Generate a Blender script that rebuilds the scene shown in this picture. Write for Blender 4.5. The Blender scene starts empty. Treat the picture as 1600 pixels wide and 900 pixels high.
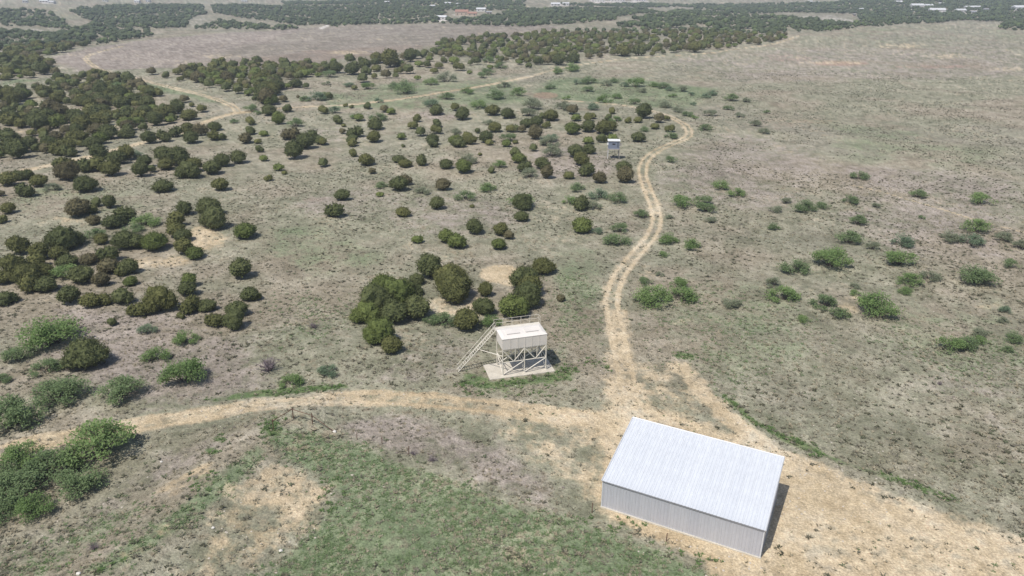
import bpy, math, random
import numpy as np
from mathutils import noise as mnoise, Vector

# ------------------------------------------------------------------ camera, sky, sun, exposure
SC = bpy.context.scene
COL = SC.collection
F, CAMH, HZ = 1142.0, 45.0, -40.0            # focal length (px of a 1600 wide frame), drone height, horizon row
PITCH = math.atan2(450 - HZ, F)
CP, SP = math.cos(PITCH), math.sin(PITCH)
cam = bpy.data.objects.new('camera', bpy.data.cameras.new('camera'))
COL.objects.link(cam)
cam.location = (0, 0, CAMH)
cam.rotation_euler = (math.pi / 2 - PITCH, 0, 0)
cam.data.sensor_width = 36
cam.data.lens = 36 * F / 1600
cam.data.clip_start = 0.5
cam.data.clip_end = 30000
SC.camera = cam

SUN_AZ, SUN_EL = math.radians(222), math.radians(60)
W = bpy.data.worlds.new('World'); SC.world = W; W.use_nodes = True
wn = W.node_tree.nodes; wl = W.node_tree.links
sky = wn.new('ShaderNodeTexSky'); sky.sky_type = 'NISHITA'; sky.sun_disc = False
sky.sun_elevation = SUN_EL; sky.sun_rotation = SUN_AZ
sky.air_density = 1.0; sky.dust_density = 1.5; sky.ozone_density = 1.0
wl.new(sky.outputs[0], wn['Background'].inputs[0])
wn['Background'].inputs[1].default_value = 0.10
sd = Vector((math.sin(SUN_AZ) * math.cos(SUN_EL), math.cos(SUN_AZ) * math.cos(SUN_EL), math.sin(SUN_EL)))
sl = bpy.data.lights.new('sun', 'SUN'); sl.energy = 3.6; sl.angle = math.radians(0.55); sl.color = (1.0, 0.955, 0.89)
sun = bpy.data.objects.new('sun', sl); COL.objects.link(sun)
sun.rotation_euler = sd.to_track_quat('Z', 'Y').to_euler()
sun.location = sd * 200
SC.view_settings.view_transform = 'Standard'; SC.view_settings.look = 'None'
SC.view_settings.exposure = 0.16; SC.view_settings.gamma = 1.0
SC.view_settings.use_curve_mapping = False
SC.render.engine = 'CYCLES'
SC.cycles.max_bounces = 6; SC.cycles.diffuse_bounces = 2; SC.cycles.transmission_bounces = 3
SC.cycles.transparent_max_bounces = 4; SC.cycles.volume_bounces = 0
SC.cycles.use_denoising = True

rng = np.random.default_rng(7)
random.seed(7)

# ------------------------------------------------------------------ terrain height and photo-to-ground helpers
_wr = np.random.default_rng(21)
def _waves(n, lo, hi):
    wl_ = np.exp(_wr.uniform(np.log(lo), np.log(hi), n)); a = _wr.uniform(0, 2 * np.pi, n)
    return 2 * np.pi / wl_ * np.cos(a), 2 * np.pi / wl_ * np.sin(a), _wr.uniform(0, 6.28, n), wl_ / wl_.mean()
W_NEAR, W_MID, W_FAR = _waves(9, 9, 30), _waves(7, 60, 160), _waves(7, 450, 900)
def _sum(w, x, y):
    s = 0
    for kx, ky, p, a in zip(*w): s = s + a * np.sin(kx * x + ky * y + p)
    return s / len(w[0]) ** .5
def sstep(a, b, v):
    t = np.clip((v - a) / (b - a), 0, 1); return t * t * (3 - 2 * t)
BERM = []                                     # filled below with ground points
def seg_dist(x, y, pts):
    d = np.full(np.shape(x), 1e9)
    for (ax, ay), (bx, by) in zip(pts[:-1], pts[1:]):
        dx, dy = bx - ax, by - ay; L = dx * dx + dy * dy + 1e-9
        t = np.clip(((x - ax) * dx + (y - ay) * dy) / L, 0, 1)
        d = np.minimum(d, np.hypot(x - ax - t * dx, y - ay - t * dy))
    return d
def hgt(x, y):
    x = np.asarray(x, float); y = np.asarray(y, float)
    r = np.hypot(x, y)
    flat = np.minimum(sstep(11, 24, np.hypot(x - 17, y - 54)), sstep(5, 14, np.hypot(x - 1, y - 79)))
    h = 0.16 * _sum(W_NEAR, x, y) * flat
    h = h + 0.5 * _sum(W_MID, x, y) * sstep(70, 220, r) * flat
    h = h + 3.2 * _sum(W_FAR, x, y) * sstep(260, 1000, r)
    if BERM:
        h = h + 1.1 * np.exp(-(seg_dist(x, y, BERM) / 4.0) ** 2)
    return h
def ray_at(px, py, z):
    u = (px - 800) / F; v = (450 - py) / F
    dy = CP + v * SP; dz = -SP + v * CP
    t = (z - CAMH) / dz
    return u * t, dy * t
def at(px, py):
    px = np.asarray(px, float); py = np.maximum(np.asarray(py, float), -22)
    z = np.zeros(np.shape(px))
    for _ in range(25):
        x, y = ray_at(px, py, z)
        z = 0.5 * z + 0.5 * hgt(x, y)
    return x, y, z
def depth(x, y, z=0.0): return y * CP + (CAMH - z) * SP
BERM = [tuple(float(c) for c in ray_at(px, py, 0)) for px, py in ((470, 652), (430, 668), (380, 712), (300, 790), (190, 872), (60, 985))]
def smooth(pts, n=6):
    P = np.array(pts, float); out = []
    Q = np.vstack([2 * P[0] - P[1], P, 2 * P[-1] - P[-2]])
    for i in range(1, len(Q) - 2):
        for t in np.linspace(0, 1, n, endpoint=False):
            a, b, c, d = Q[i - 1:i + 3]
            out.append(0.5 * (2 * b + (c - a) * t + (2 * a - 5 * b + 4 * c - d) * t * t + (3 * b - a - 3 * c + d) * t ** 3))
    out.append(P[-1]); return np.array(out)
def world_line(pts, n=5):
    S = smooth(pts, n); x, y, _ = at(S[:, 0], S[:, 1]); return list(zip(x, y))

# ------------------------------------------------------------------ mesh and material helpers
def mesh_from(name, V, faces, smooth_=False):
    me = bpy.data.meshes.new(name)
    me.from_pydata([tuple(v) for v in V], [], [tuple(f) for f in faces]); me.update()
    if smooth_: me.polygons.foreach_set('use_smooth', [True] * len(me.polygons))
    return me
def put(name, me, mat=None, parent=None, loc=None):
    o = bpy.data.objects.new(name, me); COL.objects.link(o)
    if mat is not None and me is not None:
        if not me.materials: me.materials.append(mat)
        elif me.materials[0] != mat:
            o.material_slots[0].link = 'OBJECT'; o.material_slots[0].material = mat
    if parent is not None: o.parent = parent
    if loc is not None: o.location = loc
    return o
def tag(o, label, cat=None, group=None, kind=None):
    if label: o['label'] = label
    if cat: o['category'] = cat
    if group: o['group'] = group
    if kind: o['kind'] = kind
    return o
def empty(name, loc, rz=0.0):
    o = bpy.data.objects.new(name, None); COL.objects.link(o); o.empty_display_size = 0.3
    o.location = loc; o.rotation_euler = (0, 0, rz); return o
class MB:
    def __init__(s): s.v = []; s.f = []
    def add(s, V, Fc):
        k = len(s.v); s.v += [tuple(p) for p in V]; s.f += [tuple(i + k for i in f) for f in Fc]
    def box(s, x0, x1, y0, y1, z0, z1):
        s.add([(x0, y0, z0), (x1, y0, z0), (x1, y1, z0), (x0, y1, z0), (x0, y0, z1), (x1, y0, z1), (x1, y1, z1), (x0, y1, z1)],
              [(3, 2, 1, 0), (4, 5, 6, 7), (0, 1, 5, 4), (1, 2, 6, 5), (2, 3, 7, 6), (3, 0, 4, 7)])
        return s
    def tube(s, pts, rad, n=6):
        pts = [Vector(p) for p in pts]
        rad = rad if isinstance(rad, (list, tuple)) else [rad] * len(pts)
        k = len(s.v); up = Vector((0.13, 0.27, 1)).normalized()
        for i, p in enumerate(pts):
            d = (pts[min(i + 1, len(pts) - 1)] - pts[max(i - 1, 0)]).normalized()
            a = d.cross(up)
            if a.length < 1e-3: a = d.cross(Vector((1, 0, 0)))
            a.normalize(); b = d.cross(a)
            for j in range(n):
                t = 2 * math.pi * j / n
                s.v.append(tuple(p + (a * math.cos(t) + b * math.sin(t)) * rad[i]))
        for i in range(len(pts) - 1):
            for j in range(n):
                s.f.append((k + i * n + j, k + i * n + (j + 1) % n, k + (i + 1) * n + (j + 1) % n, k + (i + 1) * n + j))
        s.f.append(tuple(k + j for j in range(n))[::-1]); s.f.append(tuple(k + (len(pts) - 1) * n + j for j in range(n)))
        return s
    def prism(s, poly, y0, y1):               # poly in x,z
        n = len(poly)
        V = [(x, y0, z) for x, z in poly] + [(x, y1, z) for x, z in poly]
        s.add(V, [tuple(range(n)), tuple(range(2 * n - 1, n - 1, -1))] + [(i + n, (i + 1) % n + n, (i + 1) % n, i) for i in range(n)])
        return s
    def mesh(s, name, sm=False): return mesh_from(name, s.v, s.f, sm)

def new_mat(name, rough=0.8, spec=0.3):
    m = bpy.data.materials.new(name); m.use_nodes = True
    b = m.node_tree.nodes['Principled BSDF']
    b.inputs['Roughness'].default_value = rough; b.inputs['Specular IOR Level'].default_value = spec
    return m, m.node_tree.nodes, m.node_tree.links, b
def N(nodes, kind, **kw):
    n = nodes.new(kind)
    for k, v in kw.items():
        if hasattr(n, k): setattr(n, k, v)
        else: n.inputs[k.replace('_', ' ')].default_value = v
    return n
class NT:
    """small helper that wires node trees"""
    def __init__(s, m): s.t = m.node_tree; s.n = s.t.nodes; s.l = s.t.links
    def sock(s, i, v):
        if hasattr(v, 'is_output') or hasattr(v, 'links'): s.l.new(v, i)
        else: i.default_value = v
    def coord(s, out='Object'):
        return s.n.new('ShaderNodeTexCoord').outputs[out]
    def noise(s, vec, scale, detail=3.0, rough=0.55, dist=0.0):
        n = s.n.new('ShaderNodeTexNoise'); s.l.new(vec, n.inputs['Vector'])
        n.inputs['Scale'].default_value = scale; n.inputs['Detail'].default_value = detail
        n.inputs['Roughness'].default_value = rough; n.inputs['Distortion'].default_value = dist
        return n.outputs['Fac']
    def voro(s, vec, scale, feature='F1'):
        n = s.n.new('ShaderNodeTexVoronoi'); n.feature = feature; s.l.new(vec, n.inputs['Vector'])
        n.inputs['Scale'].default_value = scale; return n.outputs['Distance']
    def math(s, op, a, b=0.0, c=0.0):
        n = s.n.new('ShaderNodeMath'); n.operation = op
        s.sock(n.inputs[0], a); s.sock(n.inputs[1], b); s.sock(n.inputs[2], c); return n.outputs[0]
    def step(s, v, lo, hi):
        n = s.n.new('ShaderNodeMapRange'); n.interpolation_type = 'SMOOTHSTEP'
        s.sock(n.inputs[0], v); n.inputs[1].default_value = lo; n.inputs[2].default_value = hi; return n.outputs[0]
    def mix(s, f, a, b, mode='MIX'):
        n = s.n.new('ShaderNodeMix'); n.data_type = 'RGBA'; n.blend_type = mode
        s.sock(n.inputs[0], f)
        for k, v in ((6, a), (7, b)):
            if isinstance(v, tuple): n.inputs[k].default_value = (*v, 1)
            else: s.l.new(v, n.inputs[k])
        return n.outputs[2]
    def ramp(s, v, stops):
        n = s.n.new('ShaderNodeValToRGB'); s.l.new(v, n.inputs[0])
        e = n.color_ramp.elements
        while len(e) < len(stops): e.new(0.5)
        for q, (p, c) in zip(e, stops): q.position = p; q.color = (*c, 1)
        return n.outputs[0]
    def bump(s, v, strength, dist):
        n = s.n.new('ShaderNodeBump'); s.l.new(v, n.inputs['Height'])
        n.inputs['Strength'].default_value = strength; n.inputs['Distance'].default_value = dist
        return n.outputs[0]

# ------------------------------------------------------------------ ground sheet
def build_ground():
    ys = np.concatenate([np.arange(985, 420, -1.7), np.arange(420, 4, -1.3)])
    _, r_mid = ray_at(np.full(ys.shape, 800.0), ys, 0.0)
    r = np.concatenate([np.geomspace(3, r_mid[0] * 0.97, 12), r_mid, np.geomspace(r_mid[-1] * 1.01, 6000, 45)])
    ta = np.arctan(np.linspace(-1.3, 1.3, 1180))
    rest = np.linspace(ta[-1], 2 * np.pi + ta[0], 50)[1:-1]
    ang = np.concatenate([ta, rest]); nc, nr = len(ang), len(r)
    R, A = np.meshgrid(r, ang, indexing='ij')
    X = (R * np.sin(A)).ravel(); Y = (R * np.cos(A)).ravel()
    X = np.append(X, 0.0); Y = np.append(Y, 0.0)
    Z = hgt(X, Y)
    i, j = np.meshgrid(np.arange(nr - 1), np.arange(nc), indexing='ij'); j2 = (j + 1) % nc
    Q = np.stack([i * nc + j, i * nc + j2, (i + 1) * nc + j2, (i + 1) * nc + j], -1).reshape(-1, 4)[:, ::-1]
    c0 = nr * nc
    T = np.stack([np.full(nc, c0), (np.arange(nc) + 1) % nc, np.arange(nc)], -1)
    me = bpy.data.meshes.new('ground')
    me.vertices.add(len(X)); me.vertices.foreach_set('co', np.stack([X, Y, Z], -1).astype(np.float32).ravel())
    loops = np.concatenate([Q.ravel(), T.ravel()]).astype(np.int32)
    me.loops.add(len(loops)); me.loops.foreach_set('vertex_index', loops)
    nq, nt = len(Q), len(T)
    me.polygons.add(nq + nt)
    me.polygons.foreach_set('loop_start', np.concatenate([np.arange(nq) * 4, nq * 4 + np.arange(nt) * 3]).astype(np.int32))
    me.polygons.foreach_set('loop_total', np.concatenate([np.full(nq, 4), np.full(nt, 3)]).astype(np.int32))
    me.polygons.foreach_set('use_smooth', np.ones(nq + nt, bool))
    me.update(calc_edges=True); me.validate()
    return me, X, Y

# ---- what grows or lies where (all as ground points in metres)
TRACKS = {  # name: (pixel line, kind, half width m)
    'near_road': ([(-120, 738), (-40, 716), (30, 700), (80, 688), (140, 678), (200, 668), (250, 659), (320, 647), (400, 635), (470, 627), (540, 622), (620, 623), (700, 629), (780, 637), (850, 646), (920, 657), (985, 668), (1060, 680)], 'sand', 1.75),
    'hill_track': ([(985, 612), (974, 570), (966, 530), (960, 500), (956, 470), (963, 440), (979, 415), (1000, 390), (1018, 368), (1026, 345), (1021, 318), (1010, 292), (1004, 270), (1008, 252), (1024, 237), (1052, 224), (1071, 216), (1077, 208), (1071, 196), (1050, 184), (1028, 176), (1000, 169), (960, 163), (915, 159), (880, 157)], 'rut', 1.35),
    'far_track': ([(-80, 292), (0, 274), (47, 265), (75, 259), (107, 251), (140, 245), (200, 229), (260, 212), (280, 207), (312, 194), (347, 182), (381, 175), (440, 169), (540, 164), (600, 158), (650, 151), (700, 143), (750, 135), (797, 126), (830, 119)], 'worn', 1.5),
    'faint_track': ([(830, 119), (870, 108), (907, 101), (987, 91), (1050, 87), (1100, 84), (1150, 77), (1200, 70), (1225, 64), (1250, 55)], 'thin', 1.0),
    'loop_track': ([(372, 175), (369, 171), (360, 164), (325, 151), (265, 136), (220, 125), (195, 119), (160, 110), (142, 100), (135, 92), (140, 86), (160, 80), (192, 72)], 'rut', 1.5),
    'yard_spur': ([(1062, 572), (1085, 600), (1120, 635), (1165, 675), (1215, 712), (1300, 745)], 'soft', 1.6),
    'thin_trail': ([(1325, 288), (1375, 299), (1420, 312), (1475, 328), (1530, 345), (1620, 368)], 'thin', 0.28),
    'yard_road': ([(1060, 668), (1130, 690), (1230, 735), (1330, 770), (1450, 815), (1600, 868), (1760, 930)], 'soft', 2.6),
}
LINES = {k: (world_line(p), kd, w) for k, (p, kd, w) in TRACKS.items()}
def ell(cx, cy, rx, ry, n=14):
    return [(cx + rx * math.cos(t), cy + ry * math.sin(t)) for t in np.linspace(0, 2 * math.pi, n, endpoint=False)]
PAINT = [   # channel, pixel polygon, value, soft edge (m)
    # pale yard and worn soil
    ('dirt', [(905, 655), (960, 618), (990, 603), (1012, 632), (1062, 655), (1110, 668), (1170, 695), (1232, 722), (1330, 752), (1450, 795), (1560, 838), (1700, 890), (1700, 990), (1150, 990), (1080, 868), (1000, 838), (925, 808), (908, 770), (940, 715), (920, 680)], .82, 2.2),
    ('dirt', [(940, 715), (985, 668), (1060, 662), (1230, 722), (1290, 790), (1215, 900), (1100, 880), (932, 804)], .95, 1.5),
    ('dirt', [(1225, 722), (1330, 757), (1470, 808), (1620, 862), (1620, 885), (1480, 860), (1330, 840), (1215, 810)], .95, 1.6), ('dirt', [(800, 634), (930, 650), (1000, 655), (1070, 668), (1000, 690), (900, 668), (800, 650)], .95, 1.6), ('dirt', [(975, 600), (1010, 628), (1080, 655), (1170, 690), (1240, 722), (1100, 690), (1000, 670), (940, 660)], .82, 1.4),
    ('dirt', [(945, 480), (985, 478), (990, 540), (1010, 600), (1000, 640), (950, 640), (935, 600), (950, 540)], .64, 1.6),
    ('dirt', [(690, 640), (930, 640), (960, 690), (930, 770), (860, 740), (770, 690)], .44, 3.),
    ('dirt', [(985, 560), (1060, 570), (1110, 640), (1090, 665), (1000, 650), (975, 600)], .5, 2.), ('dirt', [(940, 660), (990, 650), (960, 720), (930, 800), (890, 790), (900, 730)], .6, 2.), ('dirt', ell(782, 428, 34, 15), 1., 1.0), ('dirt', ell(800, 438, 20, 10), .7, 1.),
    ('dirt', ell(205, 412, 60, 10), .55, 1.5), ('dirt', ell(320, 372, 38, 22), .66, 2.), ('dirt', ell(250, 408, 55, 10), .6, 1.5),
    ('dirt', ell(600, 462, 22, 40), .45, 2.), ('dirt', ell(720, 478, 60, 22), .48, 2.), ('dirt', ell(660, 392, 60, 26), .38, 4.),
    ('dirt', ell(560, 480, 30, 60), .35, 3.), ('dirt', ell(250, 335, 90, 22), .3, 4.), ('dirt', ell(110, 345, 60, 10), .4, 3.),
    ('dirt', ell(130, 470, 80, 12), .35, 2.), ('dirt', ell(355, 505, 50, 12), .35, 2.), ('dirt', ell(420, 362, 16, 8), .5, 1.5),
    ('dirt', ell(150, 200, 60, 10), .4, 3.), ('dirt', ell(35, 205, 30, 5), .5, 3.), ('dirt', ell(60, 165, 40, 8), .4, 3.),
    ('dirt', [(335, 760), (420, 715), (465, 728), (520, 752), (545, 775), (500, 800), (515, 830), (440, 850), (420, 900), (330, 905), (280, 900), (310, 840)], .56, 2.2),
    ('dirt', [(230, 770), (320, 725), (345, 735), (260, 790)], .5, 1.), ('dirt', ell(200, 868, 22, 12), .55, .8), ('dirt', ell(255, 830, 30, 18), .45, 1.),
    ('dirt', [(255, 756), (340, 714), (345, 722), (270, 764)], .6, .7),
    ('dirt', ell(1085, 500, 60, 14), .3, 3.), ('dirt', ell(1010, 430, 30, 20), .35, 2.5), ('dirt', ell(880, 330, 70, 22), .28, 4.),
    ('dirt', ell(1290, 440, 90, 30), .25, 4.), ('dirt', ell(1330, 478, 30, 18), .45, 1.5), ('dirt', ell(1545, 478, 30, 7), .5, 1.5), ('dirt', ell(1540, 530, 28, 5), .5, 1.),
    ('dirt', ell(1310, 98, 60, 3), .5, 6.), ('dirt', ell(1410, 72, 45, 5), .45, 8.), ('dirt', ell(1480, 88, 40, 5), .45, 8.), ('dirt', ell(1570, 108, 40, 4), .4, 6.),
    ('dirt', ell(290, 100, 40, 4), .35, 6.), ('dirt', ell(540, 82, 40, 4), .5, 6.), ('dirt', ell(360, 88, 60, 4), .4, 8.),
    # red soil
    ('red', ell(853, 149, 20, 5), 1., 2.), ('red', ell(1315, 99, 45, 4), .9, 6.), ('red', ell(1470, 104, 80, 3), .6, 8.),
    ('red', [(300, 98), (420, 86), (560, 74), (700, 68), (640, 84), (520, 96), (380, 106)], .5, 10.), ('red', ell(520, 82, 60, 5), .6, 9.),
    ('red', ell(30, 300, 30, 10), .35, 3.), ('red', ell(480, 305, 40, 12), .35, 4.), ('red', ell(1230, 190, 120, 18), .35, 14.), ('red', ell(1230, 90, 60, 10), .35, 14.),
    # mauve dry weeds
    ('mauve', [(60, 92), (130, 75), (245, 60), (480, 42), (700, 37), (880, 40), (860, 56), (700, 68), (560, 90), (400, 108), (250, 106), (120, 112)], .85, 10.),
    ('mauve', [(1040, 225), (1130, 200), (1300, 225), (1320, 320), (1230, 350), (1060, 320), (1010, 290)], .55, 14.),
    ('mauve', [(520, 650), (640, 640), (770, 675), (880, 760), (860, 800), (760, 770), (620, 715), (530, 690)], .62, 3.),
    ('mauve', [(60, 470), (230, 470), (400, 520), (420, 600), (330, 640), (200, 640), (40, 560)], .65, 5.),
    ('mauve', [(640, 160), (660, 200), (600, 250), (480, 260), (420, 200)], .35, 8.), ('mauve', ell(690, 175, 50, 14), .6, 5.),
    ('mauve', ell(560, 320, 110, 34), .5, 7.), ('mauve', ell(700, 340, 130, 44), .5, 7.), ('mauve', ell(900, 255, 90, 34), .55, 7.),
    ('mauve', [(1280, 250), (1600, 270), (1620, 420), (1400, 400), (1280, 340)], .55, 9.), ('mauve', [(1400, 560), (1640, 500), (1640, 780), (1480, 700)], .4, 6.),
    ('mauve', [(1000, 90), (1230, 75), (1400, 45), (1560, 40), (1640, 120), (1300, 130), (1120, 130)], .5, 20.),
    ('mauve', [(620, 540), (720, 500), (760, 560), (700, 610), (560, 600)], .5, 4.), ('mauve', [(270, 690), (360, 670), (420, 650), (330, 720), (200, 790), (100, 830)], .55, 2.),
    # sage and green grass
    ('green', [(400, 692), (440, 668), (500, 676), (560, 694), (610, 720), (700, 745), (800, 790), (880, 806), (930, 826), (1010, 850), (1080, 876), (1170, 915), (1200, 990), (300, 990), (420, 892), (500, 815), (535, 775), (500, 745), (440, 715)], .9, 1.6),
    ('green', [(80, 915), (160, 870), (250, 815), (330, 750), (400, 690), (425, 705), (360, 770), (270, 840), (170, 900)], .9, 1.4),
    ('green', [(-60, 890), (60, 850), (180, 790), (240, 790), (120, 900), (-60, 990)], .5, 3.),
    ('green', [(860, 120), (1000, 120), (1130, 140), (1090, 170), (930, 165), (820, 150)], .7, 9.),
    ('green', [(600, 130), (800, 120), (850, 160), (700, 180), (500, 168), (480, 150)], .6, 8.), ('green', [(0, 122), (60, 124), (150, 112), (240, 128), (370, 165), (360, 172), (250, 145), (120, 118), (0, 136)], .7, 5.),
    ('green', [(1040, 420), (1220, 430), (1300, 560), (1160, 600), (1050, 570), (1000, 520)], .45, 6.), ('green', [(1230, 180), (1600, 200), (1620, 270), (1340, 265), (1250, 225)], .42, 18.),
    ('green', [(0, 290), (200, 290), (260, 330), (120, 345), (0, 340)], .5, 6.), ('green', [(400, 350), (520, 345), (640, 400), (600, 430), (480, 440), (380, 400)], .55, 6.),
    ('green', [(1360, 480), (1600, 450), (1640, 580), (1500, 600), (1380, 540)], .5, 6.), ('green', [(860, 390), (960, 380), (940, 520), (880, 560), (850, 500)], .5, 4.),
    ('green', [(1300, 45), (1600, 40), (1640, 60), (1500, 85), (1280, 75)], .4, 30.), ('green', [(430, 440), (560, 470), (520, 540), (430, 540)], .5, 4.),
    ('green', [(1480, 900), (1640, 868), (1700, 990), (1400, 990)], .7, 1.5),
    # lush strips fed by run-off
    ('lush', [(722, 586), (757, 574), (766, 597), (872, 581), (880, 566), (905, 574), (890, 594), (820, 604), (760, 608), (715, 602)], .9, 1.2), ('lush', ell(800, 612, 90, 10), .42, 1.5),
    ('lush', [(1105, 598), (1150, 628), (1182, 656), (1212, 672), (1262, 692), (1300, 712), (1350, 728), (1400, 744), (1460, 764), (1505, 782), (1500, 788), (1400, 753), (1300, 722), (1210, 684), (1165, 655), (1110, 608)], .85, .7),
    ('lush', [(380, 612), (470, 604), (540, 600), (545, 606), (470, 614), (390, 622), (330, 630), (320, 624)], .9, .6),
    ('lush', ell(1075, 555, 25, 5), .8, .6), ('lush', ell(930, 570, 22, 16), .45, 1.2), ('lush', ell(130, 882, 60, 8), .5, 1.), ('lush', ell(320, 752, 26, 10), .7, .8),
    ('lush', ell(425, 672, 14, 24), .7, .8), ('lush', ell(520, 765, 20, 30), .4, 1.), ('lush', ell(330, 705, 12, 6), .8, .5), ('lush', ell(345, 686, 10, 6), .8, .5), ('lush', ell(960, 815, 60, 8), .4, 1.),
    ('lush', ell(1090, 873, 26, 8), .4, 1.),
    # far clearings and dark ground under far woods
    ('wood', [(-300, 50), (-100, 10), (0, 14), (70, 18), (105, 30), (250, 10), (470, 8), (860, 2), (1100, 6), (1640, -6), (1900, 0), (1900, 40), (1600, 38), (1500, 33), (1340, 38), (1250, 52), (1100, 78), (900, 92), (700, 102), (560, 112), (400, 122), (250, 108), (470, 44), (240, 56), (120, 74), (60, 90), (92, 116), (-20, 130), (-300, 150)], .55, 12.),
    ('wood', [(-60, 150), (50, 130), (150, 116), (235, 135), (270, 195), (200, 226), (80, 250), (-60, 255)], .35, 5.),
    ('pale', [(1410, 13), (1460, 9), (1470, 14), (1425, 17)], 1., 6.), ('pale', [(1440, 19), (1510, 18), (1508, 21.5), (1450, 22.5)], 1., 6.), ('pale', [(1575, 15), (1620, 14), (1620, 18), (1585, 19)], 1., 6.),
    ('pale', [(920, 1), (1015, 0), (1012, 3), (930, 4)], 1., 6.), ('pale', [(858, 7), (890, 5), (888, 9), (862, 10)], .8, 5.), ('pale', [(682, 30), (706, 29), (706, 32), (684, 34)], .9, 3.), ('pale', [(494, 45), (512, 38), (516, 40), (504, 46)], .7, 3.),
    ('pale', [(280, 36), (300, 27), (320, 28), (340, 35), (300, 41)], .4, 4.), ('pale', [(1225, 26), (1300, 23), (1345, 33), (1300, 36), (1235, 31)], .45, 6.), ('pale', [(36, 44), (70, 46), (104, 52), (100, 54), (50, 51)], .5, 3.),
    ('pale', [(1510, 15), (1530, 13), (1535, 15), (1515, 17)], .7, 5.), ('pale', [(60, 1), (85, 0), (85, 4), (64, 5)], .8, 6.), ('pale', [(700, 22), (745, 20), (742, 25), (712, 27)], .5, 4.),
]
CHAN = ['dirt', 'green', 'mauve', 'red', 'lush', 'wood', 'pale']
def pip(x, y, poly):
    ins = np.zeros(x.shape, bool); n = len(poly)
    for k in range(n):
        (x1, y1), (x2, y2) = poly[k], poly[k - 1]
        if y1 == y2: continue
        c = ((y1 > y) != (y2 > y)) & (x < (x2 - x1) * (y - y1) / (y2 - y1) + x1)
        ins ^= c
    return ins
_pw = []
for ch, pp, v, soft in PAINT:
    a = np.array(pp, float); x, y, _ = at(a[:, 0], a[:, 1]); _pw.append((ch, list(zip(x, y)), v, soft))
def masks(X, Y):
    M = {c: np.zeros(X.shape) for c in CHAN}
    for ch, poly, v, soft in _pw:
        P = np.array(poly); lo = P.min(0) - soft * 1.2; hi = P.max(0) + soft * 1.2
        k = np.where((X > lo[0]) & (X < hi[0]) & (Y > lo[1]) & (Y < hi[1]))[0]
        if not len(k): continue
        d = seg_dist(X[k], Y[k], poly + poly[:1]); s = np.where(pip(X[k], Y[k], poly), d, -d)
        M[ch][k] = np.maximum(M[ch][k], v * sstep(-soft, soft, s))
    for line, kd, w in LINES.values():
        P = np.array(line); lo = P.min(0) - 6; hi = P.max(0) + 6
        k = np.where((X > lo[0]) & (X < hi[0]) & (Y > lo[1]) & (Y < hi[1]))[0]
        if not len(k): continue
        d = seg_dist(X[k], Y[k], line); wob = 0.25 * np.sin(X[k] * .9) * np.sin(Y[k] * .7 + 1)
        if kd == 'sand': v = np.maximum(1.04 * np.exp(-((d - .95) / .5) ** 2), .66 * (1 - sstep(w * .8, w * 1.35, d + wob)))
        elif kd == 'rut': v = np.maximum(1.05 * np.exp(-((d - .85) / .50) ** 2), 0.38 * (1 - sstep(w, w * 1.8, d + wob)))
        elif kd == 'worn': v = np.maximum(np.exp(-((d - .8) / .7) ** 2) * 1.05, 0.7 * (1 - sstep(w, w * 1.5, d + wob)))
        elif kd == 'soft': v = 0.78 * (1 - sstep(w * .3, w * 1.6, d + wob))
        else: v = 0.70 * (1 - sstep(w * .6, w * 1.6, d))
        M['dirt'][k] = np.maximum(M['dirt'][k], v)
        for c in ('green', 'mauve', 'lush', 'wood'): M[c][k] *= (1 - 0.9 * np.clip(v, 0, 1))
    return M
def _hash(i, j, k):
    h = (i * 374761393 + j * 668265263 + k * 974634777) & 0xffffffff
    h = ((h ^ (h >> 13)) * 1274126177) & 0xffffffff
    return ((h ^ (h >> 16)) & 0xffffff) / float(0xffffff)
def vnoise(x, y, seed):
    xi = np.floor(x).astype(np.int64); yi = np.floor(y).astype(np.int64)
    fx = x - xi; fy = y - yi; fx = fx * fx * (3 - 2 * fx); fy = fy * fy * (3 - 2 * fy)
    a, b_, c, d = _hash(xi, yi, seed), _hash(xi + 1, yi, seed), _hash(xi, yi + 1, seed), _hash(xi + 1, yi + 1, seed)
    return (a + (b_ - a) * fx) * (1 - fy) + (c + (d - c) * fx) * fy
def fbm(x, y, size, octaves, seed, gain=.55):
    """fractal noise, 0..1, mean .5; size = metres of the largest lumps"""
    s = 0; amp = 1.0; tot = 0; q = 1.0 / size
    for o in range(octaves):
        th = 0.7 * o + seed; cx, sx = math.cos(th), math.sin(th)
        s = s + amp * vnoise((x * cx - y * sx) * q + 17.3 * o, (x * sx + y * cx) * q - 9.1 * o, seed * 31 + o); tot += amp * amp
        amp *= gain; q *= 2.03
    m_ = sum(gain ** o for o in range(octaves))
    return np.clip(.5 + (s - m_ / 2) / (tot ** .5) * .75, 0, 1)
def grad(v, stops):
    p = [k for k, _ in stops]
    return np.stack([np.interp(v, p, [c[i] for _, c in stops]) for i in range(3)], -1)
def blend(a, b_, f):
    return a + (np.asarray(b_) - a) * np.asarray(f)[:, None]

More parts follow.
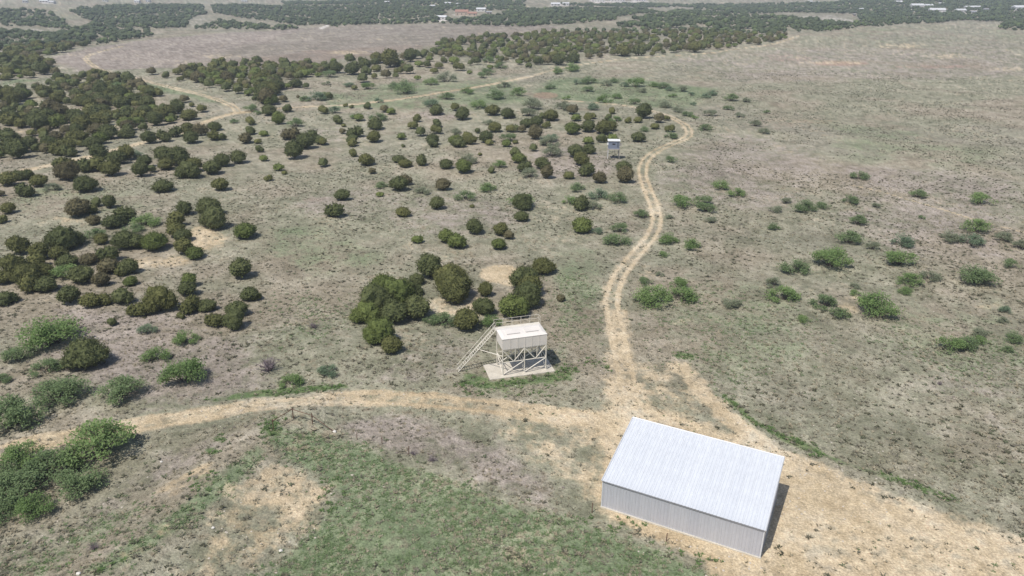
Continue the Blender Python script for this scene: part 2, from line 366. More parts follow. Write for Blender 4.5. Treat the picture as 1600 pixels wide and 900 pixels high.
def ground_colours(X, Y, M):
    r = np.hypot(X, Y)
    n90, n30, n8 = fbm(X, Y, 90, 3, 1), fbm(X, Y, 28, 4, 2), fbm(X, Y, 8, 4, 3)
    n2, n07 = fbm(X, Y, 2.2, 3, 4), fbm(X, Y, .75, 3, 5)
    n14 = fbm(X, Y, 14, 5, 6, .7)
    det = .55 * n2 + .45 * n07
    straw = grad(.25 * n8 + .75 * det, [(.2, (.185, .162, .115)), (.42, (.285, .250, .186)), (.58, (.355, .312, .240)), (.8, (.46, .412, .33))])
    sage = grad(.2 * n8 + .8 * det, [(.2, (.165, .168, .112)), (.45, (.262, .258, .184)), (.6, (.33, .318, .235)), (.8, (.44, .41, .32))])
    c = blend(straw, sage, sstep(.30, .58, .6 * n30 + .4 * n14))
    mv = grad(.2 * n8 + .8 * det, [(.2, (.20, .165, .142)), (.45, (.300, .255, .222)), (.6, (.360, .310, .272)), (.8, (.45, .398, .350))])
    def edge(ch, amt, lo=.32, hi=.72, nz=None):
        nz = n14 * .35 + det * .65 if nz is None else nz
        m = M[ch]; return sstep(lo, hi, m + (nz - .5) * amt) * sstep(.01, .16, m)
    c = blend(c, mv, .85 * np.maximum(edge('mauve', 1.0), .35 * sstep(.55, .75, .5 * n30 + .5 * fbm(X, Y, 45, 3, 11))))
    gr = grad(.3 * n8 + .7 * det, [(.2, (.105, .142, .072)), (.42, (.170, .218, .120)), (.58, (.228, .268, .158)), (.8, (.335, .35, .235))])
    c = blend(c, gr, .9 * edge('green', 1.0))
    c = blend(c, (.36, .235, .18), .6 * edge('red', 1.1))
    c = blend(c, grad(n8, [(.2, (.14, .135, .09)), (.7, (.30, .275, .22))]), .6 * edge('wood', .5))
    sand = grad(.5 * n14 + .25 * n2 + .25 * n07, [(.2, (.37, .282, .175)), (.42, (.485, .388, .252)), (.58, (.57, .468, .322)), (.8, (.66, .572, .43))])
    # weeds that come up through the worn soil
    sparse = sstep(.58, .72, .5 * n14 + .5 * n07) * sstep(1.0, .7, M['dirt'])
    spk = fbm(X, Y, 1.1, 4, 13, .8)
    c = blend(c, sand, np.maximum(edge('dirt', 1.25, .30, .72, .3 * n14 + .3 * n2 + .4 * spk), sstep(.62, .95, M['dirt']) * .92) * (1 - .5 * sparse))
    # open soil between the tussocks everywhere
    c = blend(c, sand * .92, .5 * sstep(.60, .78, .35 * n8 + .65 * n07) * sstep(.45, .6, n30))
    lg = grad(.5 * n2 + .5 * n07, [(.2, (.07, .115, .045)), (.5, (.13, .185, .08)), (.8, (.22, .255, .13))])
    c = blend(c, lg, edge('lush', 1.9, .40, .85, .25 * n8 + .75 * det))
    c = blend(c, (.62, .58, .53), edge('pale', .5))
    # dark litter and stems, thinner on the worn soil
    lit = sstep(.62, .85, n07) * (1 - .8 * np.clip(M['dirt'], 0, 1)) * sstep(420, 120, r)
    c = blend(c, (.10, .092, .066), .55 * lit)
    fg = fbm(X, Y, .5, 3, 14, .9)
    c *= (.90 + .20 * n90)[:, None] * (.70 + .56 * fg)[:, None] * blend(np.array([[.96, .948, .938]]), (1., 1., 1.), np.clip(M['dirt'], 0, 1))
    return np.clip(c, 0.02, .8)
me, GX, GY = build_ground()
GM = masks(GX, GY)
_c = ground_colours(GX, GY, GM)
at_ = me.color_attributes.new('cover', 'FLOAT_COLOR', 'POINT')
at_.data.foreach_set('color', np.concatenate([_c, np.ones((len(_c), 1))], 1).astype(np.float32).ravel())

def ground_material():
    m, nodes, links, b = new_mat('rangeland_soil', 0.95, 0.1)
    t = NT(m); co = t.coord('Object')
    a = nodes.new('ShaderNodeAttribute'); a.attribute_name = 'cover'
    n = t.noise(co, 5.5, 2, .65)
    c = t.mix(.6, a.outputs['Color'], t.ramp(n, [(.3, (.26, .26, .26)), (.5, (.5, .5, .5)), (.7, (.74, .74, .74))]), 'OVERLAY')
    links.new(c, b.inputs['Base Color'])
    links.new(t.bump(t.noise(co, 2.4, 2, .7), .7, .25), b.inputs['Normal'])
    return m
ground = put('ground', me, ground_material())
tag(ground, 'dry grazed rangeland with pale dirt tracks, mauve weeds and patches of grass', kind='structure')
#PART2
# ------------------------------------------------------------------ metal shed
def metal_mat(name, col, rough, metal, spec=.5, streak=.08):
    m, nodes, links, b = new_mat(name, rough, spec)
    t = NT(m); co = t.coord('Object')
    n = t.noise(co, .8, 4, .6); n2 = t.noise(co, 9.0, 3, .6)
    f = t.math('ADD', t.math('MULTIPLY', n, .7), t.math('MULTIPLY', n2, .3))
    lo = tuple(c * (1 - streak * 1.6) for c in col); hi = tuple(min(.92, c * (1 + streak)) for c in col)
    links.new(t.ramp(f, [(.3, lo), (.7, hi)]), b.inputs['Base Color'])
    oi = nodes.new('ShaderNodeObjectInfo'); src = b.inputs['Base Color'].links[0].from_socket
    links.new(t.mix(.5, src, t.ramp(oi.outputs['Random'], [(0, (.455, .455, .46)), (1, (.54, .54, .535))]), 'OVERLAY'), b.inputs['Base Color'])
    b.inputs['Metallic'].default_value = metal
    links.new(t.bump(n2, .12, .01), b.inputs['Normal'])
    return m
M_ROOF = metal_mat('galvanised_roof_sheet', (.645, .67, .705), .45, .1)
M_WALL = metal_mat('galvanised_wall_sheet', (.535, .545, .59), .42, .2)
M_TRIM = metal_mat('pale_metal_trim', (.66, .67, .69), .45, .1)
def concrete_mat(name, col):
    m, nodes, links, b = new_mat(name, .9, .2)
    t = NT(m); co = t.coord('Object'); n = t.noise(co, 1.1, 5, .65); n2 = t.noise(co, 14, 3)
    links.new(t.ramp(t.math('ADD', t.math('MULTIPLY', n, .7), t.math('MULTIPLY', n2, .3)), [(.32, tuple(c * .72 for c in col)), (.6, col)]), b.inputs['Base Color'])
    links.new(t.bump(n2, .3, .02), b.inputs['Normal']); return m
M_CONC = concrete_mat('weathered_concrete', (.60, .55, .46))

def ribbed(width, length, thick=.012, rib=.026, pitch=.2933, base=.05):
    """a ribbed sheet: x across, y along, ribs stand up in z"""
    prof = [(0, 0)]; k = pitch / 2
    while k < width:
        prof += [(k - base, 0), (k - base * .45, rib), (k + base * .45, rib), (k + base, 0)]; k += pitch
    prof += [(width, 0)]
    poly = prof + [(x, z - thick) for x, z in reversed(prof)]
    return MB().prism(poly, 0, length)
def build_shed():
    L, D, HF, HB = 14.08, 8.2, 2.98, 4.75
    A = Vector((8.24, 53.83, 0)); ang = math.atan2(-.4555, .8902)
    sh = empty('metal_shed', A, ang)
    tag(sh, 'large ribbed metal shed with pale single-slope roof on bare yard', 'shed')
    n = 16; w = L / n
    def sheets(name, count, wid, length, loc, rot, mat):
        m_ = ribbed(wid - .006, length).mesh(name)
        for i in range(count):
            o = put(name, m_, mat, sh)
            o.location = loc(i); o.rotation_euler = rot
        return m_
    slope = math.atan2(HB - HF, D); sl_ = math.hypot(D, HB - HF) + .16
    rw = (L + .16) / n
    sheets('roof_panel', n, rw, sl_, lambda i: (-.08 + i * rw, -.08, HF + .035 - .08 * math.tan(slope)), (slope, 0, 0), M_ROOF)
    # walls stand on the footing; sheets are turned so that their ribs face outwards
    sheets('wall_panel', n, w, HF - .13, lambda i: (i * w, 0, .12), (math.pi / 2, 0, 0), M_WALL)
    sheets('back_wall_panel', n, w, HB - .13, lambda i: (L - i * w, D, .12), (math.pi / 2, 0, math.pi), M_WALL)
    ns = 9; ws = D / ns
    for i in range(ns):
        for side in (0, 1):
            y0 = i * ws; h = HF + (HB - HF) * (y0 / D) - .16
            m_ = ribbed(ws - .006, h).mesh('side_wall_panel')
            # top cut to the slope
            for v in m_.vertices:
                if v.co.y > h - 1e-4: v.co.y += (v.co.x if side else ws - v.co.x if False else v.co.x) * math.tan(slope)
            o = put('side_wall_panel', m_, M_WALL, sh)
            if side: o.location = (L, y0, .12); o.rotation_euler = (math.pi / 2, 0, math.pi / 2)
            else:
                for v in m_.vertices: v.co.z = -v.co.z
                m_.flip_normals(); o.location = (0, y0, .12); o.rotation_euler = (math.pi / 2, 0, math.pi / 2)
    put('footing', MB().box(-.10, L + .10, -.13, D + .1, -.3, .115).mesh('footing'), M_CONC, sh)
    for x in (-.05, L - .03):
        for y, h in ((-.055, HF - .03), (D - .03, HB - .06)):
            put('corner_trim', MB().box(x, x + .09, y, y + .09, .118, h).mesh('corner_trim'), M_TRIM, sh)
    def bar(name, p, q, hw, mat):
        put(name, MB().tube([p, q], hw, 4).mesh(name), mat, sh)
    tz = lambda y: HF + .05 + y * math.tan(slope)
    bar('rake_trim', (-.10, -.1, tz(-.1)), (-.10, D + .1, tz(D + .1)), .07, M_TRIM)
    bar('rake_trim', (L + .10, -.1, tz(-.1)), (L + .10, D + .1, tz(D + .1)), .07, M_TRIM)
    bar('eave_trim', (-.05, -.10, HF - .045), (L + .05, -.10, HF - .045), .035, metal_mat('eave_trim_painted_shadow', (.17, .17, .18), .6, 0))  # trim coloured dark to paint in the shadow line under the roof edge
    bar('ridge_trim', (-.1, D + .1, tz(D + .08) + .01), (L + .1, D + .1, tz(D + .08) + .01), .08, M_TRIM)
build_shed()

# ------------------------------------------------------------------ feed hopper on stilts
M_CREAM = metal_mat('cream_painted_steel', (.74, .69, .63), .5, 0, .4, .06)
M_BEAM = metal_mat('cream_tube_steel', (.70, .65, .56), .55, 0, .4, .10)
M_SEAM = metal_mat('hatch_seal', (.40, .38, .36), .7, 0)
def build_hopper():
    O = Vector((-1.11, 77.58, .0)); th = .274; L, Wd, HB, HT = 5.485, 2.766, 3.52, 5.02
    d = Vector((math.cos(th), math.sin(th), 0)); nrm = Vector((-d.y, d.x, 0))
    O.z = float(hgt(O.x + 2, O.y + 1)) + .12
    e = empty('feed_hopper', O, th)
    tag(e, 'cream steel feed hopper on braced stilts with long ladder, on concrete slab', 'hopper')
    # tank: box with a folded roof and V-shaped bottom
    tank = MB()
    ov = .06
    tank.box(-ov, L + ov, -ov, Wd + ov, HB, HT - .10)
    put('tank', tank.mesh('tank'), M_CREAM, e)
    roof = MB(); z0, z1 = HT - .10, HT
    roof.add([(-.10, -.10, z0 + .002), (L + .10, -.10, z0 + .002), (L + .10, Wd + .10, z0 + .002), (-.10, Wd + .10, z0 + .002),
              (.30, .55, z1 + .03), (L - .30, .55, z1 + .03), (L - .30, Wd - .55, z1 + .03), (.30, Wd - .55, z1 + .03)],
             [(3, 2, 1, 0), (4, 5, 6, 7), (0, 1, 5, 4), (1, 2, 6, 5), (2, 3, 7, 6), (3, 0, 4, 7)])
    rf = put('roof', roof.mesh('roof'), M_CREAM, e)
    for x0 in (.75, 3.1):
        hd = put('hatch', MB().box(x0, x0 + 1.65, .85, 1.9, z1 + .033, z1 + .10).mesh('hatch'), M_CREAM, rf)
        put('hatch_edge', MB().box(x0, x0 + 1.65, .775, .847, z1 + .033, z1 + .085).mesh('hatch_edge'), M_SEAM, rf)
    for x in np.linspace(0, L, 7)[1:-1]:
        put('tank_rib', MB().box(x - .03, x + .03, -ov - .035, -ov - .002, HB + .02, HT - .12).mesh('tank_rib'), M_CREAM, e)
    for cx in (L * .25, L * .75):
        f = MB(); a, b_ = L * .25 - .08, .22
        f.add([(cx - a, .08, HB - .003), (cx + a, .08, HB - .003), (cx + a, Wd - .08, HB - .003), (cx - a, Wd - .08, HB - .003),
               (cx - b_, Wd / 2 - b_, HB - .95), (cx + b_, Wd / 2 - b_, HB - .95), (cx + b_, Wd / 2 + b_, HB - .95), (cx - b_, Wd / 2 + b_, HB - .95)],
              [(0, 1, 2, 3), (7, 6, 5, 4), (4, 5, 1, 0), (5, 6, 2, 1), (6, 7, 3, 2), (7, 4, 0, 3)])
        fn = put('funnel', f.mesh('funnel'), M_CREAM, e)
        put('outlet', MB().tube([(cx, Wd / 2, HB - .94), (cx, Wd / 2, HB - 1.3)], .16, 10).mesh('outlet'), M_BEAM, fn)
    r = .065
    def bar(name, p, q, rad=r, par=e, n=6): return put(name, MB().tube([p, q], rad, n).mesh(name), M_BEAM, par)
    xs = (0, L / 2, L); mid = 1.75
    for y in (0, Wd):
        for x in xs:
            lg = bar('leg', (x, y, 0), (x, y, HB + .02), .075)
            put('foot_plate', MB().box(x - .15, x + .15, y - .15, y + .15, -.005, .025).mesh('foot_plate'), M_BEAM, lg)
        bar('girder', (0, y, mid), (L, y, mid), .06); bar('girder', (0, y, HB - .07), (L, y, HB - .07), .05)
        for k in (0, 1):
            x0 = k * L / 2; xm = x0 + L * .25
            bar('brace', (x0, y, HB - .12), (xm, y, mid)); bar('brace', (x0 + L / 2, y, HB - .12), (xm, y, mid))
            bar('brace', (x0 + L / 2, y, mid - .05), (x0, y, .12)) if k else bar('brace', (x0 + L / 2, y, mid - .05), (x0 + .02, y, .12))
            bar('strut', (xm + .2, y, mid), (xm + .2, y, HB - .1), .05)
    for x in xs:
        bar('girder', (x, 0, mid), (x, Wd, mid), .055)
        bar('brace', (x, 0, HB - .12), (x, Wd, mid), .05); bar('brace', (x, Wd, mid - .05), (x, 0, .12), .05)
    # ladder: foot on the ground to the left, top at the walkway behind the tank
    def loc(wp): v = Vector(wp) - O; return Vector((v.dot(d), v.dot(nrm), v.z))
    foot = loc((-6.75, 78.95, O.z - .12)); top = Vector((-.16, Wd + .05, HT))
    run = top - foot; side = Vector((-run.y, run.x, 0)).normalized() * .36
    ld = put('ladder', MB().tube([foot - side, top - side], .05).mesh('ladder'), M_BEAM, e)
    put('stringer', MB().tube([foot + side, top + side], .05).mesh('stringer'), M_BEAM, ld)
    for s_ in (-1, 1):
        h = Vector((0, 0, .75))
        put('handrail', MB().tube([foot + side * s_ + h * .75, top + side * s_ + h], .034).mesh('handrail'), M_BEAM, ld)
        for t_ in (.04, .35, .66, .95):
            p = foot + run * t_ + side * s_
            put('rail_post', MB().tube([p, p + h * (.75 + .25 * t_)], .028, 5).mesh('rail_post'), M_BEAM, ld)
    m_r = None
    for t_ in np.linspace(.04, .97, 22):
        p = foot + run * float(t_)
        put('rung', MB().tube([p - side, p + side], .03, 5).mesh('rung'), M_BEAM, ld)
    pm = foot + run * .52
    bar('ladder_strut', pm, (0, .25, 2.55), .05, ld)
    # walkway and its rail behind the tank
    wk = put('walkway', MB().box(-.2, L + .15, Wd + .12, Wd + .75, HT - .22, HT - .15).mesh('walkway'), M_BEAM, e)
    pts = [(x, Wd + .74) for x in np.linspace(-.18, L + .12, 6)] + [(L + .12, Wd + .14)]
    for x, y in pts:
        put('rail_post', MB().tube([(x, y, HT - .2), (x, y, HT + .9)], .022, 5).mesh('rail_post'), M_BEAM, wk)
    for z in (HT + .42, HT + .9):
        put('handrail', MB().tube([(*pts[0], z), (*pts[-2], z), (*pts[-1], z)], .022, 5).mesh('handrail'), M_BEAM, wk)
    sb = MB(); sb.box(-1.75, L + 1.0, -.55, Wd + .45, -.42, -.005)
    s = put('concrete_slab', sb.mesh('concrete_slab'), M_CONC); s.location = O; s.rotation_euler = (0, 0, th - .02)
    tag(s, 'pale concrete slab under the cream feed hopper, edged by green weeds', 'slab')
build_hopper()

# ------------------------------------------------------------------ hunting blind on stilts
M_GREYP = metal_mat('grey_blue_panel', (.22, .25, .32), .6, 0, .3, .1)
M_DARK = metal_mat('dark_opening', (.02, .02, .022), .9, 0)
M_WHITE = metal_mat('white_roof_sheet', (.80, .80, .78), .5, 0)
M_POST = metal_mat('weathered_post', (.36, .33, .30), .8, 0)
def build_blind():
    x, y, z = at(958.5, 248); e = empty('hunting_blind', (float(x), float(y) + .9, float(z)), -.06)
    tag(e, 'small grey hunting blind with white roof on thin stilts beside the track', 'blind')
    w, dp, fz, h = 1.42, 1.15, 2.65, 2.0
    bd = put('cabin', MB().box(-w, w, -dp, dp, fz, fz + h).mesh('cabin'), M_GREYP, e)
    put('roof', MB().box(-w - .2, w + .2, -dp - .18, dp + .18, fz + h + .003, fz + h + .09).mesh('roof'), M_WHITE, e)
    put('window', MB().box(-.45, .35, -dp - .012, -dp - .002, fz + 1.05, fz + 1.4).mesh('window'), M_DARK, bd)
    put('window_flap', MB().box(.75, 1.2, -dp - .03, -dp - .004, fz + .35, fz + 1.75).mesh('window_flap'), metal_mat('darker_panel', (.13, .15, .19), .7, 0), bd)
    put('window_flap', MB().box(-w - .42, -w - .02, -dp + .1, -dp + .13, fz + 1.0, fz + 1.6).mesh('window_flap'), M_WHITE, bd)
    put('window_flap', MB().box(w + .02, w + .5, -dp + .1, -dp + .13, fz + .8, fz + 1.5).mesh('window_flap'), M_POST, bd)
    put('platform', MB().box(-w - .12, w + .12, -dp - .35, dp + .1, fz - .14, fz - .003).mesh('platform'), M_POST, e)
    for sx in (-1, 1):
        for sy in (-1, 1):
            put('stilt', MB().tube([(sx * w * 1.08, sy * dp, -.3), (sx * w * .98, sy * dp * .95, fz - .13)], .075, 6).mesh('stilt'), M_WHITE if (sx < 0 and sy < 0) else M_POST, e)
        put('brace', MB().tube([(sx * w * 1.04, -dp, .5), (sx * w * .99, dp, fz - .3)], .05, 5).mesh('brace'), M_POST, e)
    put('crossbar', MB().tube([(-w, -dp, fz - .62), (w, -dp, fz - .62)], .055, 5).mesh('crossbar'), M_POST, e)
    put('ladder', MB().tube([(.4, dp + .05, fz), (.4, dp + 1.0, -.1)], .05, 5).mesh('ladder'), M_POST, e)
build_blind()

# ------------------------------------------------------------------ rusty pipe fence, steel posts, stones
M_RUST = metal_mat('rusty_pipe', (.16, .085, .06), .85, .1, .3, .25)
def fence():
    P = [(427.5, 671), (458.5, 654), (488.5, 662.5), (521, 674)]
    W_ = [Vector([float(c) for c in at(*p)]) for p in P]
    e = empty('pipe_fence', W_[1])
    tag(e, 'rusty pipe fence corner beside the near dirt road, one end fallen', 'fence')
    hs = (1.15, 1.3, 1.25, .12)
    for p, h in zip(W_[:3], hs):
        b_ = p - W_[1]; put('post', MB().tube([b_ - Vector((0, 0, .3)), b_ + Vector((.02, 0, h + .12))], .05, 6).mesh('post'), M_RUST, e)
    for k in range(3):
        a = W_[k] - W_[1] + Vector((0, -.08, hs[k] - .08)); b_ = W_[k + 1] - W_[1] + Vector((0, -.08, hs[k + 1] - .08 if k < 2 else .1))
        put('rail', MB().tube([a, b_], .036, 6).mesh('rail'), M_RUST, e)
fence()
for px, py, h, what in ((925, 801, 1.1, 'beside the near corner of the metal shed'), (558, 687, .9, 'in mauve weeds past the fallen end of the pipe fence'), (597, 694, .9, 'in mauve weeds, farther from the pipe fence'),
                        (639, 710, 1.0, 'where mauve weeds meet the green grass'), (1041, 846, .9, 'standing before the long shed wall')):
    x, y, z = (float(c) for c in at(px, py))
    o = put('steel_post', MB().tube([(0, 0, -.3), (.0, 0, h * .5), (.03, .02, h)], .04, 5).add([], []) or MB().tube([(0, 0, -.3), (0, 0, h * .5), (.03, .02, h)], [.045, .04, .035], 5).mesh('steel_post'), M_RUST, None, (x, y, z))
    tag(o, 'thin rusty steel post ' + what, 'post', 'lone steel fence posts')
M_STONE = concrete_mat('white_limestone', (.74, .70, .63))
def stone_mesh(seed, n=2):
    import bmesh
    bm = bmesh.new(); bmesh.ops.create_icosphere(bm, subdivisions=n, radius=1)
    for v in bm.verts:
        k = 1 + .35 * mnoise.noise(v.co * 1.4 + Vector((seed * 3.1, 0, 0))); v.co *= k; v.co.z *= .6
    m_ = bpy.data.meshes.new('stone'); bm.to_mesh(m_); bm.free(); return m_
for k, (px, py, s, what) in enumerate(((523, 675, .22, 'at the fallen end of the rusty pipe fence'), (123, 897, .2, 'in the grass at the bottom left corner'), (439, 861, .18, 'in green grass beside the tan bare patch'),
                              (333, 825, .16, 'on the tan bare patch at lower left'), (252, 722, .15, 'in grey weeds below the roadside mesquites'))):
    x, y, z = (float(c) for c in at(px, py))
    o = put('stone', stone_mesh(k), M_STONE, None, (x, y, z + s * .25)); o.scale = (s, s * .8, s)
    tag(o, 'small white stone ' + what, 'stone', 'loose white stones')

# ------------------------------------------------------------------ shrubs
def leaf_mat(name, dark, mid, light, trans=.25, scale=17.0):
    m, nodes, links, b = new_mat(name, .75, .15)
    t = NT(m); co = t.coord('Object')
    oi = nodes.new('ShaderNodeObjectInfo')
    n = t.noise(co, scale, 2, .6)
    f = t.math('ADD', n, t.math('MULTIPLY', t.math('SUBTRACT', oi.outputs['Random'], .5), .22))
    c = t.ramp(f, [(.28, dark), (.5, mid), (.72, light)])
    links.new(c, b.inputs['Base Color'])
    if trans:
        tr = nodes.new('ShaderNodeBsdfTranslucent'); links.new(c, tr.inputs[0])
        mx = nodes.new('ShaderNodeMixShader'); mx.inputs[0].default_value = trans
        links.new(b.outputs[0], mx.inputs[1]); links.new(tr.outputs[0], mx.inputs[2])
        links.new(mx.outputs[0], nodes['Material Output'].inputs[0])
    return m
JM = {'dark green': leaf_mat('juniper_dark', (.066, .080, .032), (.100, .116, .046), (.142, .154, .064), .15),
      'olive': leaf_mat('juniper_olive', (.080, .087, .032), (.126, .131, .046), (.172, .172, .064), .15),
      'brownish': leaf_mat('juniper_brownish', (.086, .077, .042), (.128, .115, .060), (.172, .152, .082), .15),
      'bright green': leaf_mat('juniper_bright', (.076, .100, .030), (.120, .150, .044), (.168, .198, .062), .15)}
MM = {'green': leaf_mat('mesquite_green', (.170, .240, .110), (.225, .305, .145), (.280, .360, .180), .5),
      'bright green': leaf_mat('mesquite_bright', (.180, .272, .100), (.240, .345, .130), (.300, .40, .165), .5),
      'blue-green': leaf_mat('mesquite_bluish', (.165, .235, .142), (.22, .30, .188), (.275, .355, .225), .5),
      'pale': leaf_mat('mesquite_pale', (.235, .265, .17), (.295, .328, .215), (.355, .385, .265), .5)}
def bark_mat():
    m, nodes, links, b = new_mat('grey_bark', .95, .1)
    t = NT(m); n = t.noise(t.coord('Object'), 12, 3)
    links.new(t.ramp(n, [(.3, (.055, .045, .038)), (.7, (.14, .115, .10))]), b.inputs['Base Color']); return m
M_BARK = bark_mat()
M_TWIG = metal_mat('dry_twig', (.22, .18, .19), .95, 0, .1, .2)

import bmesh
def ico(sub):
    bm = bmesh.new(); bmesh.ops.create_icosphere(bm, subdivisions=sub, radius=1)
    V = np.array([v.co[:] for v in bm.verts]); Fc = [tuple(v.index for v in f.verts) for f in bm.faces]; bm.free(); return V, Fc
ICO = {k: ico(k) for k in (1, 2, 3)}
def juniper_proto(seed, lobes, sub, sprays, fine=1.0):
    """dense rounded crown of unit width: lumpy core plus many outward leaf sprays"""
    R = random.Random(seed); V = []; Fc = []
    nz = lambda p, f, o: mnoise.noise(Vector(p) * f + Vector((seed * 7.7 + o, seed * 1.3, o)))
    S = []
    for (cx, cy, rx, ry, rz) in lobes:
        V0, F0 = ICO[sub]; k = len(V)
        for v in V0:
            n = 1 + .30 * nz(v, 1.3, 0) + .20 * nz(v, 3.1, 3) + .13 * nz(v, 6.5, 5)
            z = v[2] * n
            if z < 0: z *= .62
            V.append((cx + v[0] * n * rx * .93, cy + v[1] * n * ry * .93, rz * .6 + z * rz * .58))
        Fc += [tuple(i + k for i in f) for f in F0]
        S.append((k, len(V)))
    nb = len(V); cores = V[:]
    for _ in range(sprays):
        a, b_ = S[R.randrange(len(S))]; i = R.randrange(a, b_); p = Vector(cores[i]) + Vector((R.gauss(0, .03), R.gauss(0, .03), R.gauss(0, .02))); l = lobes[S.index((a, b_))]
        if p.z < .04: continue
        c = Vector((l[0], l[1], l[4] * .25)); out = (p - c); out = Vector((out.x / l[2], out.y / l[3], out.z / l[4])).normalized()
        rnd = Vector((R.gauss(0, 1), R.gauss(0, 1), R.gauss(0, 1)))
        if R.random() < .78 - .16 * (fine < 1):                      # leafy pads that lie over the crown like shingles
            nr = (out + rnd * .45 + Vector((0, 0, .15))).normalized(); o = p + out * R.uniform(-.005, .075) + rnd * .012
            a1 = nr.cross(Vector((R.gauss(0, 1), R.gauss(0, 1), R.gauss(0, 1)))).normalized(); a2 = nr.cross(a1)
            q = R.uniform(.020, .046) * fine; k = len(V)
            V += [tuple(o + a1 * q * R.uniform(.7, 1.3)), tuple(o + a2 * q * R.uniform(.5, 1.1)), tuple(o - a1 * q * R.uniform(.7, 1.3) - out * .02), tuple(o - a2 * q * R.uniform(.5, 1.1) - out * .01)]
            Fc += [(k, k + 1, k + 2, k + 3)]
        else:                                     # short shoots that break the outline
            d = (out + rnd * .35 + Vector((0, 0, .5))).normalized(); s = d.cross(rnd).normalized()
            ln = R.uniform(.05, .10); wd = R.uniform(.010, .022) * fine; o = p - d * .01; k = len(V)
            V += [tuple(o - s * wd), tuple(o + s * wd), tuple(o + d * ln + s * wd * .3)]; Fc += [(k, k + 1, k + 2)]
    return mesh_from('crown', V, Fc)
LOBES = {'round': [(0, 0, .5, .48, .67)], 'upright': [(0, 0, .47, .46, .80)], 'low': [(0, 0, .5, .5, .53)],
         'double-crowned': [(-.19, .05, .34, .38, .64), (.2, -.05, .33, .36, .54)],
         'lumpy': [(0, .05, .38, .42, .68), (-.27, -.06, .26, .3, .48), (.26, -.08, .27, .32, .52)]}
JP = {}; JL = {}
for si, (shape, lb) in enumerate(LOBES.items()):
    JP[shape] = [juniper_proto(si * 10 + k, lb, 3 if len(lb) == 1 else 2, 1700) for k in range(2)]
    JL[shape] = [juniper_proto(si * 10 + k + 5, lb, 2, 320) for k in range(2)]
JH = {shape: [juniper_proto(200 + si * 10 + k, LOBES[shape], 3, 4200, .56) for k in range(2)] for si, shape in enumerate(('round', 'double-crowned', 'lumpy', 'low'))}
def juniper_trunk(seed):
    R = random.Random(seed); b = MB()
    b.tube([(0, 0, -.15), (.01, 0, .12), (.03, .01, .4)], [.05, .042, .025], 6)
    for k in range(4):
        a = k * 1.6 + R.random(); b.tube([(0, 0, .08), (.13 * math.cos(a), .13 * math.sin(a), .24), (.24 * math.cos(a), .24 * math.sin(a), .38)], [.028, .02, .01], 4)
    return b.mesh('trunk')
JT = [juniper_trunk(3)]
def mesquite_proto(seed, clumps, leaves, leaf, flat=.5):
    """airy crown of unit width: branching stems and small leaf sprays gathered in uneven clumps"""
    R = random.Random(seed); br = MB(); V = []; Fc = []; C = []
    for k in range(clumps):
        a = R.uniform(0, 6.28); rr = .40 * math.sqrt(R.random()); z = flat * (R.uniform(.45, .9) * (1 - .7 * (rr / .46) ** 2) + .10)
        C.append((Vector((rr * math.cos(a), rr * math.sin(a), z)), R.uniform(.10, .18)))
    for c, rad in C:
        m_ = Vector((c.x * .42 + R.gauss(0, .02), c.y * .42 + R.gauss(0, .02), c.z * .5))
        br.tube([(R.gauss(0, .02), R.gauss(0, .02), -.06), tuple(m_), tuple(c)], [.011, .007, .003], 4)
        for q in range(3):
            e = c + Vector((R.gauss(0, .8), R.gauss(0, .8), R.gauss(.1, .4))) * rad
            br.tube([tuple(m_ * .4 + c * .6), tuple(e)], [.005, .002], 3)
    for _ in range(leaves):
        c, rad = C[R.randrange(len(C))]
        d = Vector((R.gauss(0, 1), R.gauss(0, 1), R.gauss(0, 1))).normalized() * (R.random() ** .45)
        p = c + Vector((d.x * rad * 1.25, d.y * rad * 1.25, d.z * rad * .72))
        if p.z < .03: p.z = R.uniform(.03, .12)
        n = Vector((R.gauss(0, .7), R.gauss(0, .7), 1)).normalized(); s = n.cross(Vector((R.gauss(0, 1), R.gauss(0, 1), .01))).normalized(); u = n.cross(s)
        l = leaf * R.uniform(.6, 1.3); w = l * R.uniform(.35, .6); k = len(V)
        V += [tuple(p - s * l), tuple(p - u * w), tuple(p + s * l), tuple(p + u * w)]; Fc += [(k, k + 1, k + 2, k + 3)]
    return mesh_from('crown', V, Fc), br.mesh('trunk')
MP = [mesquite_proto(40 + k, 16 + 2 * k, 1900, .027, .44 + .05 * (k % 3)) for k in range(5)]
MLO = [mesquite_proto(60 + k, 12, 800, .040, .46) for k in range(3)]
MBIG = [mesquite_proto(80 + k, 24, 3400, .0235, .49) for k in range(3)]

